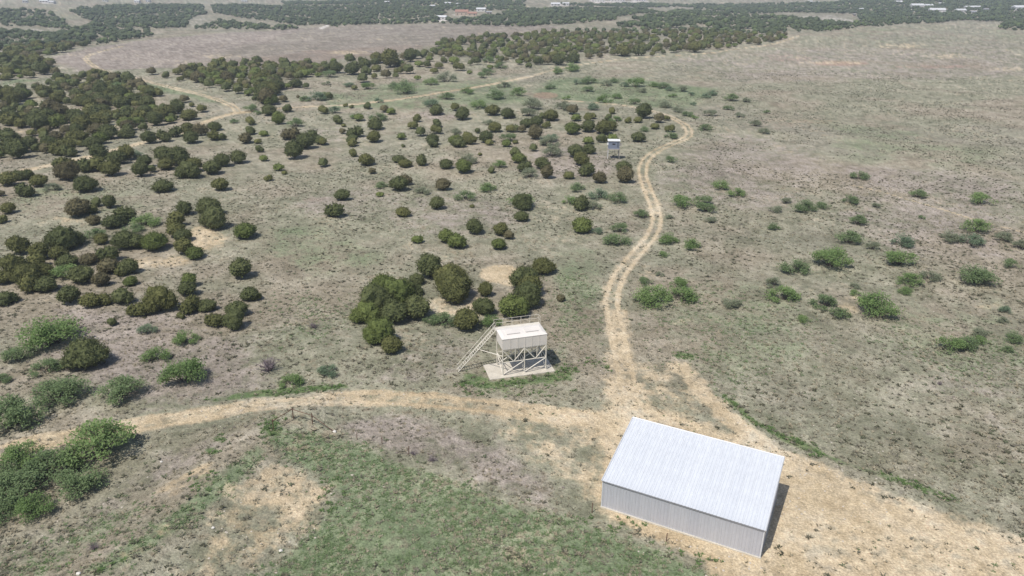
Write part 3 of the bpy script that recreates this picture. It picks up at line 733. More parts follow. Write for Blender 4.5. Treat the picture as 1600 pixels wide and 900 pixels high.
# positions read off the photograph: (zoom x, zoom y of the foot, width) with origin and 4x scale
def Z(ox, oy, rows): return [(ox + a / 4, oy + b / 4, w / 4) for a, b, w in rows]
JUN = Z(0, 225, [(25,65,80),(115,65,90),(190,30,70),(285,50,90),(370,75,110),(440,85,90),(380,150,90),(430,160,110),(430,235,150),(540,180,110),(620,175,120),(625,100,110),(705,205,110),(740,130,110),(800,105,90),(910,150,90),(885,210,95),(950,180,60),(1030,105,110),(1125,140,130),(1045,165,90),(1220,180,100),(1180,220,140),(1335,195,105),(1390,145,100),(1495,125,95),(1025,305,120),(1385,295,100),(545,305,135),(168,335,110),(250,270,100),(180,230,80),(60,265,110),(120,230,100),(10,330,50),(60,440,85),(20,500,70),(490,465,130),(535,400,70),(605,395,75),(690,405,80),(590,510,80),(575,440,80),(720,530,130),(790,490,120),(1160,450,95),(1310,460,150),(1340,540,170),(1105,525,115),(1110,590,110),(1150,620,110),(1160,700,110),(1225,725,105),(1535,600,130),(1515,850,140),(400,670,190),(480,640,120),(640,630,80),(790,665,150),(870,660,110),(980,675,150),(910,640,80),(130,695,130),(260,730,120),(375,730,110),(105,830,150),(30,880,110),(190,890,180),(270,850,150),(240,780,110),(430,780,120),(680,740,130),(690,820,130),(760,830,80),(815,820,110),(560,760,100),(520,880,150),(640,895,100),(820,890,80),(1190,900,90),(360,640,120)])
JUN += Z(400, 225, [(25,55,60),(50,110,60),(245,100,110),(310,35,110),(420,10,70),(145,170,75),(180,192,40),(80,235,55),(423,148,72),(605,20,70),(610,82,65),(692,140,95),(727,190,50),(895,120,80),(935,150,80),(1037,138,82),(1107,25,75),(1265,25,90),(1190,158,85),(1300,190,100),(1460,10,60),(1565,20,70),(1170,292,90),(895,297,110),(930,260,90),(775,332,50),(540,355,95),(493,465,120),(922,458,90),(1130,412,90),(1365,568,105),(1010,625,78),(1190,625,95),(1255,662,115),(1520,665,90),(1530,580,95),(1580,600,70),(1470,185,55),(1350,400,35),(1400,75,30),(920,22,28),(1090,850,160),(1010,885,90),(1220,895,190)])
JUN += Z(800, 225, [(135,48,60),(400,90,100),(480,65,85),(430,140,100),(465,205,105),(45,125,85),(20,80,70),(80,180,90),(188,160,100),(218,222,80),(352,222,75),(695,195,95),(705,248,105),(548,250,85),(70,415,140),(430,420,110),(60,490,85),(437,562,125),(195,822,145),(75,930,180)])
JUN += Z(0, 450, [(55,110,120),(300,30,130),(200,30,130),(445,110,130),(580,130,120),(660,110,100),(770,110,130),(870,185,130),(1010,165,190),(1180,55,110),(1200,165,130),(1300,150,110),(1345,250,120),(1465,265,140),(1490,180,130),(1570,85,110),(560,510,250),(1135,195,55),(705,240,65)])
JUN += Z(400, 450, [(10,80,60),(690,235,180),(760,170,220),(870,235,170),(880,120,220),(800,80,200),(930,60,160),(1000,50,100),(780,360,190),(850,420,125),(1010,210,165),(1245,100,240),(1435,60,90),(1425,180,140),(1315,280,160),(1590,200,150)])
JUN += Z(800, 450, [(90,130,190),(30,195,160),(110,60,150),(305,90,60)])
JUN += Z(0, 0, [(995,605,70),(1157,645,60),(1200,670,40),(1265,705,70),(1115,715,90),(1185,755,100),(1065,775,75),(740,480,40),(950,470,60),(1040,490,55),(1110,470,60),(1130,510,45),(1310,550,60),(1420,575,70),(1490,590,70),(1555,600,60),(1595,630,40),(1570,785,70),(1570,845,70),(1540,900,90),(1345,820,80),(1180,840,80),(1260,850,90),(1340,880,90),(1100,860,80),(1030,890,90),(940,900,90),(1200,900,90),(1390,880,60),(120,470,60),(280,470,80),(350,470,60),(190,490,70),(60,500,70)])
JUN += Z(400, 0, [(485,395,45),(590,400,75),(660,395,50),(760,400,80),(840,425,110),(880,415,70),(965,390,80),(1000,370,70),(1055,340,50),(1115,335,60),(1090,365,45),(1165,335,35),(1180,285,60),(1205,310,50),(1260,310,50),(1285,280,70),(1175,395,50),(1240,405,75),(1340,410,40),(1270,445,75),(1115,460,55),(1070,425,55),(1020,420,60),(950,465,75),(890,465,60),(875,490,45),(815,490,70),(740,495,50),(750,450,65),(680,440,80),(690,470,70),(670,520,75),(600,470,90),(500,460,90),(1010,500,45),(1335,465,40),(617,562,45),(315,555,45),(250,550,80),(200,555,55),(130,560,70),(95,660,80),(60,630,120),(175,640,55),(455,625,60),(265,615,25),(200,705,65),(85,725,85),(145,780,85),(425,715,70),(560,670,32),(598,678,30),(697,685,55),(805,705,60),(845,718,65),(515,780,75),(550,795,35),(645,760,70),(750,815,95),(543,838,45),(620,865,100),(600,905,75),(740,895,85),(220,880,115),(355,890,90),(405,905,70),(300,910,80),(50,855,60),(15,900,50),(910,875,65),(980,810,70),(1008,765,65),(1030,855,75),(1130,840,75),(1135,800,70),(1245,695,70),(1130,725,80),(1300,725,70),(1290,755,85),(1480,725,90),(1570,745,80),(1490,830,80),(1385,835,42),(1590,830,70),(1435,895,85),(1320,875,70),(1250,910,90),(1105,910,80),(1335,905,90)])
JUN += Z(800, 0, [(690,355,100),(790,350,80),(875,350,40),(945,340,35),(1140,330,85),(525,335,50),(480,370,50),(550,360,40),(380,395,90),(290,410,80),(220,405,70),(100,395,55),(105,425,45),(165,390,40),(50,355,50),(5,735,40),(145,875,90),(215,805,60),(90,800,80),(190,745,50),(245,760,90),(150,800,80),(20,830,60),(60,830,60),(20,900,40),(375,845,90),(475,830,90),(400,815,60),(475,905,75),(570,845,100),(610,820,90),(560,895,75),(625,890,80),(475,765,80),(400,760,70),(380,720,80),(500,745,60),(625,715,55),(600,755,55),(725,772,50),(820,745,100),(785,770,60),(915,770,75),(890,810,60),(965,755,45),(983,828,65),(790,890,90)])
N_READ = len(JUN)
MES = Z(0, 225, [(920,525,170),(600,605,130),(430,850,180),(220,750,90),(330,300,100),(840,570,120),(850,85,80)])
MES += Z(400, 225, [(1440,300,120),(1310,360,130),(1040,320,95),(1520,150,90),(780,278,90),(1330,125,110)])
MES += Z(800, 225, [(235,20,130),(250,85,130),(110,220,110),(995,120,75),(1295,290,110),(1400,335,110),(1070,405,160),(1215,435,130),(1190,385,110),(805,465,95),(535,350,130),(400,300,110),(500,410,120),(360,385,100),(650,375,120),(530,565,80),(650,640,160),(670,560,110),(970,630,130),(1115,665,120),(950,710,70),(980,470,60),(830,890,90),(1040,905,110),(925,830,60),(1240,495,80),(60,405,170)])
MES += Z(1200, 225, [(570,225,110),(935,340,110),(1320,385,150),(220,430,150),(340,410,90),(110,375,70),(510,380,100),(670,400,65),(560,510,110),(500,630,160),(650,665,90),(830,650,140),(1120,620,130),(1260,645,140),(1290,560,160),(1460,610,110),(1570,660,100),(160,820,180),(390,790,220),(810,770,190),(1010,860,120),(880,895,150),(1285,890,220),(1510,780,100),(30,540,80),(540,905,70),(40,905,120),(45,430,90),(960,470,50)])
MES += Z(0, 450, [(340,390,360),(130,465,180),(300,550,190),(390,740,300),(770,720,270),(130,890,320),(1160,620,270),(980,470,160),(930,290,110),(1170,360,150),(20,600,110),(430,520,140)])
MES += Z(400, 450, [(1100,230,110),(1190,245,150),(1470,245,130),(225,630,150),(455,560,130)])
MES += Z(800, 450, [(880,130,230),(1050,105,200),(1370,130,120)])
MES += Z(1200, 450, [(90,100,200),(350,140,170),(445,195,130),(665,190,250),(540,50,70),(220,225,90),(1130,410,160),(1230,390,150),(1310,305,110),(1330,360,90),(1475,160,80),(1460,220,70),(1520,345,120),(1490,405,70),(860,45,100)])
MES += Z(0, 0, [(1570,700,90),(1465,775,60),(620,670,110),(750,560,100)])
MES += Z(400, 0, [(490,710,80),(380,635,120),(440,615,80),(455,490,90),(440,535,60),(250,795,100),(765,760,110),(1090,670,110),(1385,685,110),(1320,590,90),(1190,625,100),(770,645,60),(940,590,160),(870,555,90),(1190,515,120),(1090,535,90),(700,560,90),(1490,625,130),(580,545,70),(1455,395,70),(1455,470,90),(1530,430,80),(1575,890,100),(310,635,80),(1245,840,80),(1450,785,80),(610,745,60),(10,720,60),(1550,550,90),(1420,490,80)])
MES += Z(800, 0, [(125,690,130),(110,730,110),(40,600,100),(320,690,110),(280,465,80),(370,450,110),(470,575,80),(480,530,100),(410,530,60),(640,520,70),(580,645,100),(650,620,70),(760,655,80),(810,580,70),(770,550,110),(880,545,70),(940,555,80),(985,570,60),(1060,575,80),(1120,600,50),(960,675,100),(1000,610,60),(1100,730,80),(1040,705,80),(1215,615,60),(1250,600,70),(1365,635,90),(1130,660,50),(1235,730,90),(1425,735,65),(1355,690,70),(1460,640,60),(1210,820,90),(1590,710,50),(1520,790,80),(1570,840,70),(1140,745,50),(650,765,80),(340,625,60),(240,560,70),(990,870,90),(240,890,110),(590,540,70),(700,545,60),(500,690,90),(830,825,70)])
ROADSIDE = Z(0, 675, [(650,215,460),(340,330,380),(110,460,380),(240,545,260),(520,400,330),(-30,380,320),(170,250,300),(40,570,260)])

# closed thickets: bushes stand shoulder to shoulder; filled with spaced points on the ground
def fill(poly, spacing, seed, width, prob=1.0):
    a = np.array(poly, float); x, y, _ = at(a[:, 0], a[:, 1]); wp = list(zip(x, y)); P = np.array(wp)
    R = np.random.default_rng(seed); lo, hi = P.min(0), P.max(0)
    n = int((hi[0] - lo[0]) * (hi[1] - lo[1]) / spacing ** 2 * 3); c = R.uniform(lo, hi, (n, 2)); c = c[pip(c[:, 0], c[:, 1], wp)]
    keep = []; grid = {}
    for p in c:
        g = (int(p[0] // spacing), int(p[1] // spacing)); ok = True
        for i in (-1, 0, 1):
            for j in (-1, 0, 1):
                for q in grid.get((g[0] + i, g[1] + j), ()):
                    if (q[0] - p[0]) ** 2 + (q[1] - p[1]) ** 2 < spacing ** 2: ok = False
        if ok and R.random() < prob: keep.append(p); grid.setdefault(g, []).append(p)
    return [(float(px), float(py), float(width * R.uniform(.65, 1.25))) for px, py in keep]
THICKET = fill([(-60, 150), (30, 138), (100, 124), (150, 117), (200, 127), (235, 140), (247, 165), (272, 190), (230, 205), (190, 222), (120, 238), (60, 246), (-60, 252)], 4.45, 1, 4.6, .93)
BAND = fill([(286, 112), (330, 103), (400, 101), (470, 100), (520, 108), (500, 123), (420, 126), (440, 140), (415, 165), (400, 150), (350, 138), (300, 128)], 4.6, 2, 5.0, .9)
BAND += fill([(400, 122), (440, 128), (432, 160), (415, 164), (400, 150)], 4.2, 4, 5.0, .9)
BAND += fill([(680, 75), (760, 58), (860, 52), (980, 48), (1200, 50), (1235, 60), (1185, 70), (1100, 80), (1000, 86), (900, 93), (850, 102), (780, 100), (700, 85)], 6.3, 3, 4.9, .85)
BAND += fill([(520, 108), (640, 92), (690, 75), (780, 100), (800, 112), (700, 106), (620, 112)], 8.5, 5, 4.6, .55)
# ---- turn the readings into shrubs on the ground
def shrub_list(src, shift):
    out = []
    for px, py, w in src:
        x, y, z = (float(c) for c in at(px, py)); D = depth(x, y, z); wm = w * D / F
        r_ = math.hypot(x, y); k = shift * wm
        x += x / r_ * k; y += y / r_ * k
        out.append(dict(px=px, py=py, w=w, x=x, y=y, z=float(hgt(x, y)), wm=wm))
    return out
jun = shrub_list([(a, b_, w * 1.0) for a, b_, w in JUN], .34)
for zone, lst in (('thicket', THICKET), ('band', BAND)):
    for x, y, wm in lst:
        z = float(hgt(x, y)); D = depth(x, y, z)
        u_ = y * SP + (z - CAMH) * CP
        jun.append(dict(px=800 + F * x / D, py=450 - F * u_ / D, w=wm * F / D, x=x, y=y, z=z, wm=wm, zone=zone))
road_xy = LINES['far_track'][0] + []
jx = np.array([s['x'] for s in jun]); jy = np.array([s['y'] for s in jun])
clear = np.ones(len(jun), bool)
for nm in ('far_track', 'faint_track', 'loop_track'):
    clear &= (seg_dist(jx, jy, LINES[nm][0]) > 3.0) | (np.arange(len(jun)) < N_READ)
cx_, cy_, cz_ = at(np.array([60., 25., 112., 165.]), np.array([160., 207., 172., 203.]))
for a, b_ in zip(cx_, cy_): clear &= (np.hypot(jx - a, jy - b_) > 6.5) | (np.arange(len(jun)) < N_READ)
jun = [s for s, k in zip(jun, clear) if k]
jun.sort(key=lambda s: -s['w'] * (1 if -10 < s['px'] < 1610 else .01))
CAP = 300
jun_things, jun_rest = jun[:CAP], jun[CAP:]

ORD = ['first', 'second', 'third', 'fourth', 'fifth', 'sixth', 'seventh', 'eighth', 'ninth', 'tenth', 'eleventh', 'twelfth']
ROW = ['front', 'second', 'third', 'fourth', 'fifth', 'sixth', 'seventh', 'eighth', 'ninth', 'tenth', 'eleventh', 'twelfth']
JZ = [  # first box that holds the foot of the shrub names its place
    ((600, 880, 395, 600), 'behind the feed hopper'), ((540, 600, 395, 600), 'behind the feed hopper'),
    ((0, 260, 470, 600), 'on the mauve slope'), ((0, 420, 425, 470), 'in the long left thicket edge'), ((0, 420, 470, 540), 'in the long left thicket edge'),
    ((0, 230, 350, 425), 'in the left clumps past pale soil'), ((230, 420, 300, 425), 'beside pale soil patches at left'), ((0, 230, 295, 350), 'on the left green slope'),
    ((0, 250, 225, 295), 'along the far track at left'), ((250, 400, 225, 300), 'under the left far track'), ((400, 620, 250, 395), 'on the open slope left of centre'),
    ((620, 860, 270, 395), 'on the slope above the hopper'), ((860, 1010, 240, 395), 'between blind and winding track'), ((780, 960, 200, 290), 'left of the blind'), ((780, 1080, 160, 240), 'behind the blind'),
    ((400, 560, 165, 262), 'below the far track, left of centre'), ((560, 680, 160, 290), 'below the far track in the middle'), ((680, 800, 160, 290), 'below the track toward the blind'),
    ((230, 420, 100, 225), 'where the two far tracks meet'), ((400, 560, 60, 165), 'beyond the far track left of centre'), ((560, 700, 60, 165), 'beyond the far track at middle'), ((700, 1300, 30, 165), 'in the far belt beyond the track'), ((0, 420, 0, 300), 'by the left thicket')]
MZ = [((0, 420, 440, 720), 'on the mauve slope'), ((400, 640, 440, 720), 'beside the near road'), ((0, 420, 200, 440), 'among the left junipers'), ((600, 800, 470, 560), 'behind the feed hopper'),
      ((400, 880, 225, 470), 'on the open slope at middle'), ((860, 1010, 230, 470), 'left of the winding track'), ((1000, 1200, 230, 360), 'right of the track bends'), ((970, 1200, 360, 520), 'right of the track at its foot'),
      ((1200, 1400, 200, 370), 'left of the thin trail'), ((1400, 1640, 200, 400), 'by the thin trail'), ((1200, 1400, 370, 460), 'amid the right plain'), ((1400, 1640, 380, 460), 'toward the right plain edge'), ((1160, 1640, 440, 640), 'on the near right plain'),
      ((360, 600, 90, 225), 'along the left far track'), ((600, 800, 90, 225), 'along the far track at middle'), ((800, 960, 90, 160), 'around the red soil patch'), ((960, 1300, 90, 165), 'right of the red patch'),
      ((800, 1010, 155, 240), 'around the blind'), ((1010, 1300, 155, 240), 'outside the track loop'), ((0, 420, 90, 240), 'by the left thicket')]
def place_labels(lst, zones, noun, group, words):
    cells = {}
    for s in lst:
        if s.get('zone') == 'thicket':
            s['label'] = f"{words(s)} {noun} in the {'near' if s['py'] > 200 else 'middle' if s['py'] > 165 else 'far'} {'left' if s['px'] < 110 else 'right'} part of the closed thicket" ; s['group'] = f'{noun}s of the closed left thicket'; continue
        if s.get('zone') == 'band':
            s['label'] = f"{words(s)} {noun} in the crowded belt {'left' if s['px'] < 400 else 'right'} of the track fork" ; s['group'] = f'{noun}s of the crowded far belt'; continue
        for (x0, x1, y0, y1), ph in zones:
            if x0 <= s['px'] < x1 and y0 <= s['py'] < y1: break
        else: ph = 'at the outer edge of the view'
        cells.setdefault(ph, []).append(s)
    same = {}
    for s in lst:
        if s.get('zone'): same.setdefault(s['label'], []).append(s)
    for L_ in same.values():
        if 1 < len(L_) <= 12:
            for i, s in enumerate(sorted(L_, key=lambda s: s['px'])): s['label'] += f', {ORD[i]} from left'
    for ph, L_ in cells.items():
        L_.sort(key=lambda s: -s['py']); nb = math.ceil(len(L_) / 9); per = math.ceil(len(L_) / nb)
        for b_ in range(nb):
            row = sorted(L_[b_ * per:(b_ + 1) * per], key=lambda s: s['px'])
            for i, s in enumerate(row):
                pos = '' if len(row) == 1 else f'{ORD[i]} from left' if i < len(row) - 1 else 'rightmost'
                rw = '' if nb == 1 else f'{ROW[b_]} row'
                s['label'] = f'{words(s)} {noun} ' + ', '.join(p for p in (pos, rw) if p) + (' ' if pos or rw else '') + ph
                s['group'] = group
for s in jun_things:
    R = random.Random(int(s['px'] * 13 + s['py'] * 7))
    s['tone'] = R.choices(list(JM), [6, 4, 1.1, 1])[0] if s['py'] < 380 or s['px'] < 420 else R.choices(list(JM), [3, 5, .3, 3])[0]
    s['shape'] = R.choices(list(LOBES), [5, 2.2, 2, 2, 1.6])[0] if s['w'] < 44 else R.choices(['round', 'double-crowned', 'lumpy'], [2, 2, 3])[0]
for s in jun_things:
    if s['w'] > 60 and s['px'] < 200: s['tone'], s['shape'] = 'dark green', 'low'
place_labels(jun_things, JZ, 'juniper', 'junipers scattered over the range', lambda s: f"{s['tone']} {s['shape']}")
def place_shrub(name, s, crown, mat, trunk, zs, label, cat, group):
    R = random.Random(int(s['x'] * 31 + s['y'] * 17))
    e = empty(name, (s['x'], s['y'], s['z'] - .04 * s['wm']), R.uniform(0, 6.28))
    k = s['wm']; e.scale = (k, k, k * zs * R.uniform(.84, 1.1))
    c = put('crown', crown, None, e); c.material_slots[0].link = 'OBJECT'; c.material_slots[0].material = mat
    put('trunk', trunk, M_BARK, e)
    tag(e, label, cat, group); return e
for L_ in list(JP.values()) + list(JL.values()) + list(JH.values()):
    for m_ in L_: m_.materials.append(JM['dark green'])
for L_ in (MP, MLO, MBIG):
    for c_, _t in L_: c_.materials.append(MM['green'])
for s in jun_things:
    pr = (JH if s['w'] > 33 and s['shape'] in JH else JP if s['w'] > 17 else JL)[s['shape']]
    place_shrub('juniper', s, pr[int(s['x'] * 7) % 2], JM[s['tone']], JT[0], 1.0, s['label'], 'shrub', s['group'])
mes = shrub_list([(a, b_, w * 1.14) for a, b_, w in MES], .30)
for s in mes:
    R = random.Random(int(s['px'] * 5 + s['py'] * 11))
    s['tone'] = R.choices(list(MM), [4, 2, 3, 2.5] if s['px'] < 1000 else [4, 2, .8, 4])[0]
    if s['w'] > 40: s['tone'] = R.choice(['green', 'bright green', 'bright green', 'green'])
place_labels(mes, MZ, 'mesquite bush', 'mesquite bushes scattered over the range', lambda s: f"airy {s['tone']}")
for s in mes:
    i = int(s['x'] * 9 + s['y'] * 3)
    c_, t_ = (MBIG[i % 3] if s['w'] > 60 else MP[i % 5] if s['w'] > 19 else MLO[i % 3])
    place_shrub('mesquite_bush', s, c_, MM[s['tone']], t_, .95, s['label'], 'shrub', s['group'])
rs = shrub_list(ROADSIDE, .30)
for i, s in enumerate(rs):
    ph = ['at the right end of the roadside clump, casting shade', 'in the middle of the roadside clump', 'low in the roadside clump near the left edge', 'yellowish front tree of the roadside clump', 'in front of the roadside clump beside its shade',
          'at the left picture edge of the roadside clump', 'tallest behind the roadside clump against the dirt road', 'at the lower left corner of the roadside clump'][i]
    place_shrub('mesquite_tree', s, MBIG[i % 3][0], MM[['bright green', 'green', 'green', 'bright green', 'green', 'green', 'bright green', 'green'][i]], MBIG[i % 3][1], .95,
                f'leafy mesquite tree {ph}', 'tree', 'mesquite trees beside the near road')
# leafless twiggy shrubs
def twig_mesh(seed, n=34):
    R = random.Random(seed); b = MB()
    for _ in range(n):
        a = R.uniform(0, 6.28); l = R.uniform(.3, .55); t_ = R.uniform(.3, 1.2); d = Vector((math.cos(a) * math.sin(t_), math.sin(a) * math.sin(t_), math.cos(t_))) * l
        b.tube([(0, 0, -.03), tuple(d * .5 + Vector((R.gauss(0, .02), R.gauss(0, .02), .02))), tuple(d)], [.016, .010, .004], 3)
        for _q in range(4):
            p = d * R.uniform(.45, .95); e_ = p + Vector((R.gauss(0, .09), R.gauss(0, .09), abs(R.gauss(.05, .05)))); b.tube([tuple(p), tuple(e_)], [.006, .003], 3)
    return b.mesh('dead_shrub')
for k, (px, py, w, what) in enumerate(((422, 587, 54, 'bare mauve-grey twiggy shrub just above the near road'), (490, 515, 22, 'small bare twiggy shrub on the open slope above the road'), (148, 862, 26, 'bare grey twiggy shrub in the lower left grass'),
                                       (646, 713, 18, 'small bare shrub where mauve weeds meet green grass'), (1467, 603, 14, 'small bare grey shrub alone on the near right plain'), (676, 724, 22, 'low dry shrub at the edge of the mauve weeds'))):
    s = shrub_list([(px, py, w)], .3)[0]
    o = put('dead_shrub', twig_mesh(k + 3), M_TWIG, None, (s['x'], s['y'], s['z'])); k_ = s['wm']; o.scale = (k_, k_, k_ * .95)
    tag(o, what, 'shrub', 'leafless shrubs')

# ------------------------------------------------------------------ scattered masses (instanced on points)
def scatter(name, pts, scl, protos, label, pick=None):
    """one object: points with sizes, geometry nodes put a prototype on each"""
    m_ = bpy.data.meshes.new(name); n = len(pts)
    m_.vertices.add(n); m_.vertices.foreach_set('co', np.asarray(pts, np.float32).ravel())
    a = m_.attributes.new('size', 'FLOAT_VECTOR', 'POINT'); a.data.foreach_set('vector', np.asarray(scl, np.float32).ravel())
    b_ = m_.attributes.new('turn', 'FLOAT', 'POINT'); b_.data.foreach_set('value', rng.uniform(0, 6.28, n).astype(np.float32))
    c_ = m_.attributes.new('pick', 'INT', 'POINT'); c_.data.foreach_set('value', (rng.integers(0, len(protos), n) if pick is None else pick).astype(np.int32))
    o = put(name, m_)
    col = bpy.data.collections.new(name + '_kinds')
    for i, (pm, mat) in enumerate(protos):
        po = bpy.data.objects.new(f'{name}_kind_{i:02d}', pm)
        if not pm.materials: pm.materials.append(mat)
        col.objects.link(po)
    g = bpy.data.node_groups.new(name, 'GeometryNodeTree')
    g.interface.new_socket('Geometry', in_out='INPUT', socket_type='NodeSocketGeometry'); g.interface.new_socket('Geometry', in_out='OUTPUT', socket_type='NodeSocketGeometry')
    gi, go = g.nodes.new('NodeGroupInput'), g.nodes.new('NodeGroupOutput')
    ip = g.nodes.new('GeometryNodeInstanceOnPoints'); ci = g.nodes.new('GeometryNodeCollectionInfo')
    ci.inputs['Collection'].default_value = col; ci.inputs['Separate Children'].default_value = True; ci.inputs['Reset Children'].default_value = True
    def attr(nm, ty):
        q = g.nodes.new('GeometryNodeInputNamedAttribute'); q.data_type = ty; q.inputs['Name'].default_value = nm
        return next(s_ for s_ in q.outputs if s_.name == 'Attribute' and s_.enabled)
    cx = g.nodes.new('ShaderNodeCombineXYZ'); g.links.new(attr('turn', 'FLOAT'), cx.inputs[2])
    g.links.new(gi.outputs[0], ip.inputs['Points']); g.links.new(ci.outputs[0], ip.inputs['Instance'])
    ip.inputs['Pick Instance'].default_value = True; g.links.new(attr('pick', 'INT'), ip.inputs['Instance Index'])
    g.links.new(cx.outputs[0], ip.inputs['Rotation']); g.links.new(attr('size', 'FLOAT_VECTOR'), ip.inputs['Scale'])
    g.links.new(ip.outputs[0], go.inputs[0])
    md = o.modifiers.new('scatter', 'NODES'); md.node_group = g
    tag(o, label, kind='stuff'); return o
# far woods: what is past the countable shrubs
def mini_tree(seed, sub=1, spr=26):
    return juniper_proto(seed, [(0, 0, .5, .5, .60)], sub, spr)
def with_mat(m_, mat): m_.materials.clear(); m_.materials.append(mat); return (m_, mat)
FARJ = leaf_mat('far_woods_leaf', (.062, .080, .044), (.080, .100, .053), (.108, .128, .064), .1, 3.)
FARG = leaf_mat('far_scrub_leaf', (.085, .112, .05), (.12, .155, .068), (.16, .195, .085), .1, 3.)
far_pts, far_s = [], []
for s in jun_rest: far_pts.append((s['x'], s['y'], s['z'] - .1)); far_s.append((s['wm'],) * 3)
WOODS = [([(-500, 60), (-200, 20), (0, 17), (62, 17), (84, 24), (104, 36), (108, 46), (40, 42), (0, 40), (-100, 48), (-100, 80)], .9),
         ([(-400, 90), (0, 48), (110, 53), (105, 46), (140, 45), (235, 52), (245, 57), (200, 63), (130, 74), (95, 85), (62, 90), (75, 100), (92, 113), (60, 121), (0, 127), (-400, 160)], .85),
         ([(108, 18), (130, 13), (200, 10), (315, 9), (322, 22), (300, 28), (288, 44), (235, 47), (140, 43), (142, 32), (118, 22)], 1.),
         ([(330, 9), (480, 11), (600, 9), (700, 15), (690, 27), (680, 36), (590, 38), (520, 43), (505, 38), (470, 41), (400, 31), (335, 21)], .85),
         ([(345, 33), (400, 41), (470, 45), (440, 48), (300, 46)], .8), ([(440, 3), (640, 0), (820, -4), (820, 16), (730, 18), (640, 14), (560, 8), (450, 9)], .75),
         ([(660, 36), (700, 33), (760, 26), (860, 25), (890, 28), (830, 43), (790, 42), (700, 38)], .85),
         ([(800, 14), (880, 14), (1000, 15), (1030, 20), (970, 26), (960, 32), (880, 38), (800, 42), (770, 30)], .9),
         ([(860, 8), (1010, 6), (1100, 8), (1300, 4), (1640, -8), (2000, -8), (2000, 36), (1640, 36), (1590, 49), (1560, 46), (1570, 35), (1500, 32), (1410, 38), (1345, 36), (1340, 22), (1220, 20), (1150, 22), (1090, 12), (1020, 12)], .9),
         ([(1020, 26), (1090, 14), (1150, 24), (1220, 28), (1330, 38), (1400, 40), (1340, 43), (1290, 50), (1240, 52), (1160, 50), (1050, 46), (980, 44), (940, 44), (980, 34)], .8)]
Rw = np.random.default_rng(5)
rr = np.sqrt(Rw.uniform(240 ** 2, 3400 ** 2, 420000)); aa = Rw.uniform(-.98, .98, 420000)
wx, wy = rr * np.sin(aa), rr * np.cos(aa); keep = np.zeros(len(wx), bool)
patch = fbm(wx, wy, 60, 3, 9)
for poly, dens in WOODS:
    a = np.array(poly, float); x, y, _ = at(a[:, 0], a[:, 1])
    k = pip(wx, wy, list(zip(x, y))); keep |= k & (Rw.random(len(wx)) < dens * .72 * sstep(.15, .36, patch))
keep |= (rr > 1750) & (Rw.random(len(wx)) < .12 * sstep(.45, .55, patch))
wx, wy = wx[keep], wy[keep]; wz = hgt(wx, wy); ws = np.exp(Rw.normal(1.5, .28, len(wx))).clip(2.2, 8.)
far_pts += list(zip(wx, wy, wz - .2)); far_s += [(s_, s_, s_ * 1.0) for s_ in ws]
fr = np.hypot([p[0] for p in far_pts], [p[1] for p in far_pts]); full = fr < 620
fk = [with_mat(juniper_proto(330 + k, lb, 2, 300), JM[('dark green', 'olive', 'dark green', 'olive', 'brownish', 'bright green')[k]]) for k, lb in enumerate((LOBES['round'], LOBES['low'], LOBES['lumpy'], LOBES['double-crowned'], LOBES['round'], LOBES['low']))]
fm = [with_mat(mini_tree(300 + k, 1, 60), FARJ) for k in range(5)] + [with_mat(mini_tree(310, 1, 60), FARG)]
scatter('far_woods', far_pts, far_s, fk + fm, 'dark juniper woods massed across the far hills', np.where(full, rng.integers(0, 6, len(fr)), rng.integers(6, 12, len(fr))))

# grass tussocks, weeds, sub-shrubs and pebbles over the nearer range
def tuft(seed, n, lean, w):
    R = random.Random(seed); V = []; Fc = []
    for _ in range(n):
        a = R.uniform(0, 6.28); r0 = .25 * math.sqrt(R.random()); b_ = Vector((r0 * math.cos(a), r0 * math.sin(a), -.03))
        a2 = a + R.gauss(0, .6); h = R.uniform(.5, 1); q_ = lean * R.uniform(.5, 1.3); tip = b_ + Vector((math.cos(a2) * q_, math.sin(a2) * q_, h)); s = Vector((-math.sin(a2), math.cos(a2), 0)) * w
        m_ = b_ * .5 + tip * .5 + Vector((0, 0, .12)); k = len(V); V += [tuple(b_ - s), tuple(b_ + s), tuple(m_ + s * .9), tuple(m_ - s * .9), tuple(tip)]; Fc += [(k, k + 1, k + 2, k + 3), (k + 3, k + 2, k + 4)]
    return mesh_from('tuft', V, Fc)
def tuft_mat(name, a, b_, c_): return leaf_mat(name, a, b_, c_, .3, 1.5)
T_STRAW = tuft_mat('straw_grass', (.27, .235, .155), (.37, .325, .23), (.48, .43, .32))
T_GREY = tuft_mat('grey_weed', (.15, .14, .10), (.225, .21, .155), (.31, .29, .225))
T_DARK = tuft_mat('dark_weed', (.075, .074, .046), (.12, .118, .076), (.18, .172, .12))
T_GREEN = tuft_mat('green_grass', (.112, .168, .072), (.170, .238, .108), (.24, .295, .152))
T_SAGE = tuft_mat('sage_weed', (.12, .135, .08), (.17, .185, .115), (.23, .24, .155))
T_LUSH = tuft_mat('lush_weed', (.07, .12, .04), (.12, .19, .066), (.19, .26, .10))
T_MAUVE = tuft_mat('mauve_weed', (.24, .20, .178), (.31, .262, .235), (.38, .33, .295))
def field(n, rmax, seed, spread=.86, power=1.0, rmin=34.):
    R = np.random.default_rng(seed); u = R.random(n)
    r_ = (rmin ** power + u * (rmax ** power - rmin ** power)) ** (1 / power); t_ = R.uniform(-spread, spread, n)
    a = np.arctan(t_); return r_ * np.sin(a), r_ * np.cos(a), R
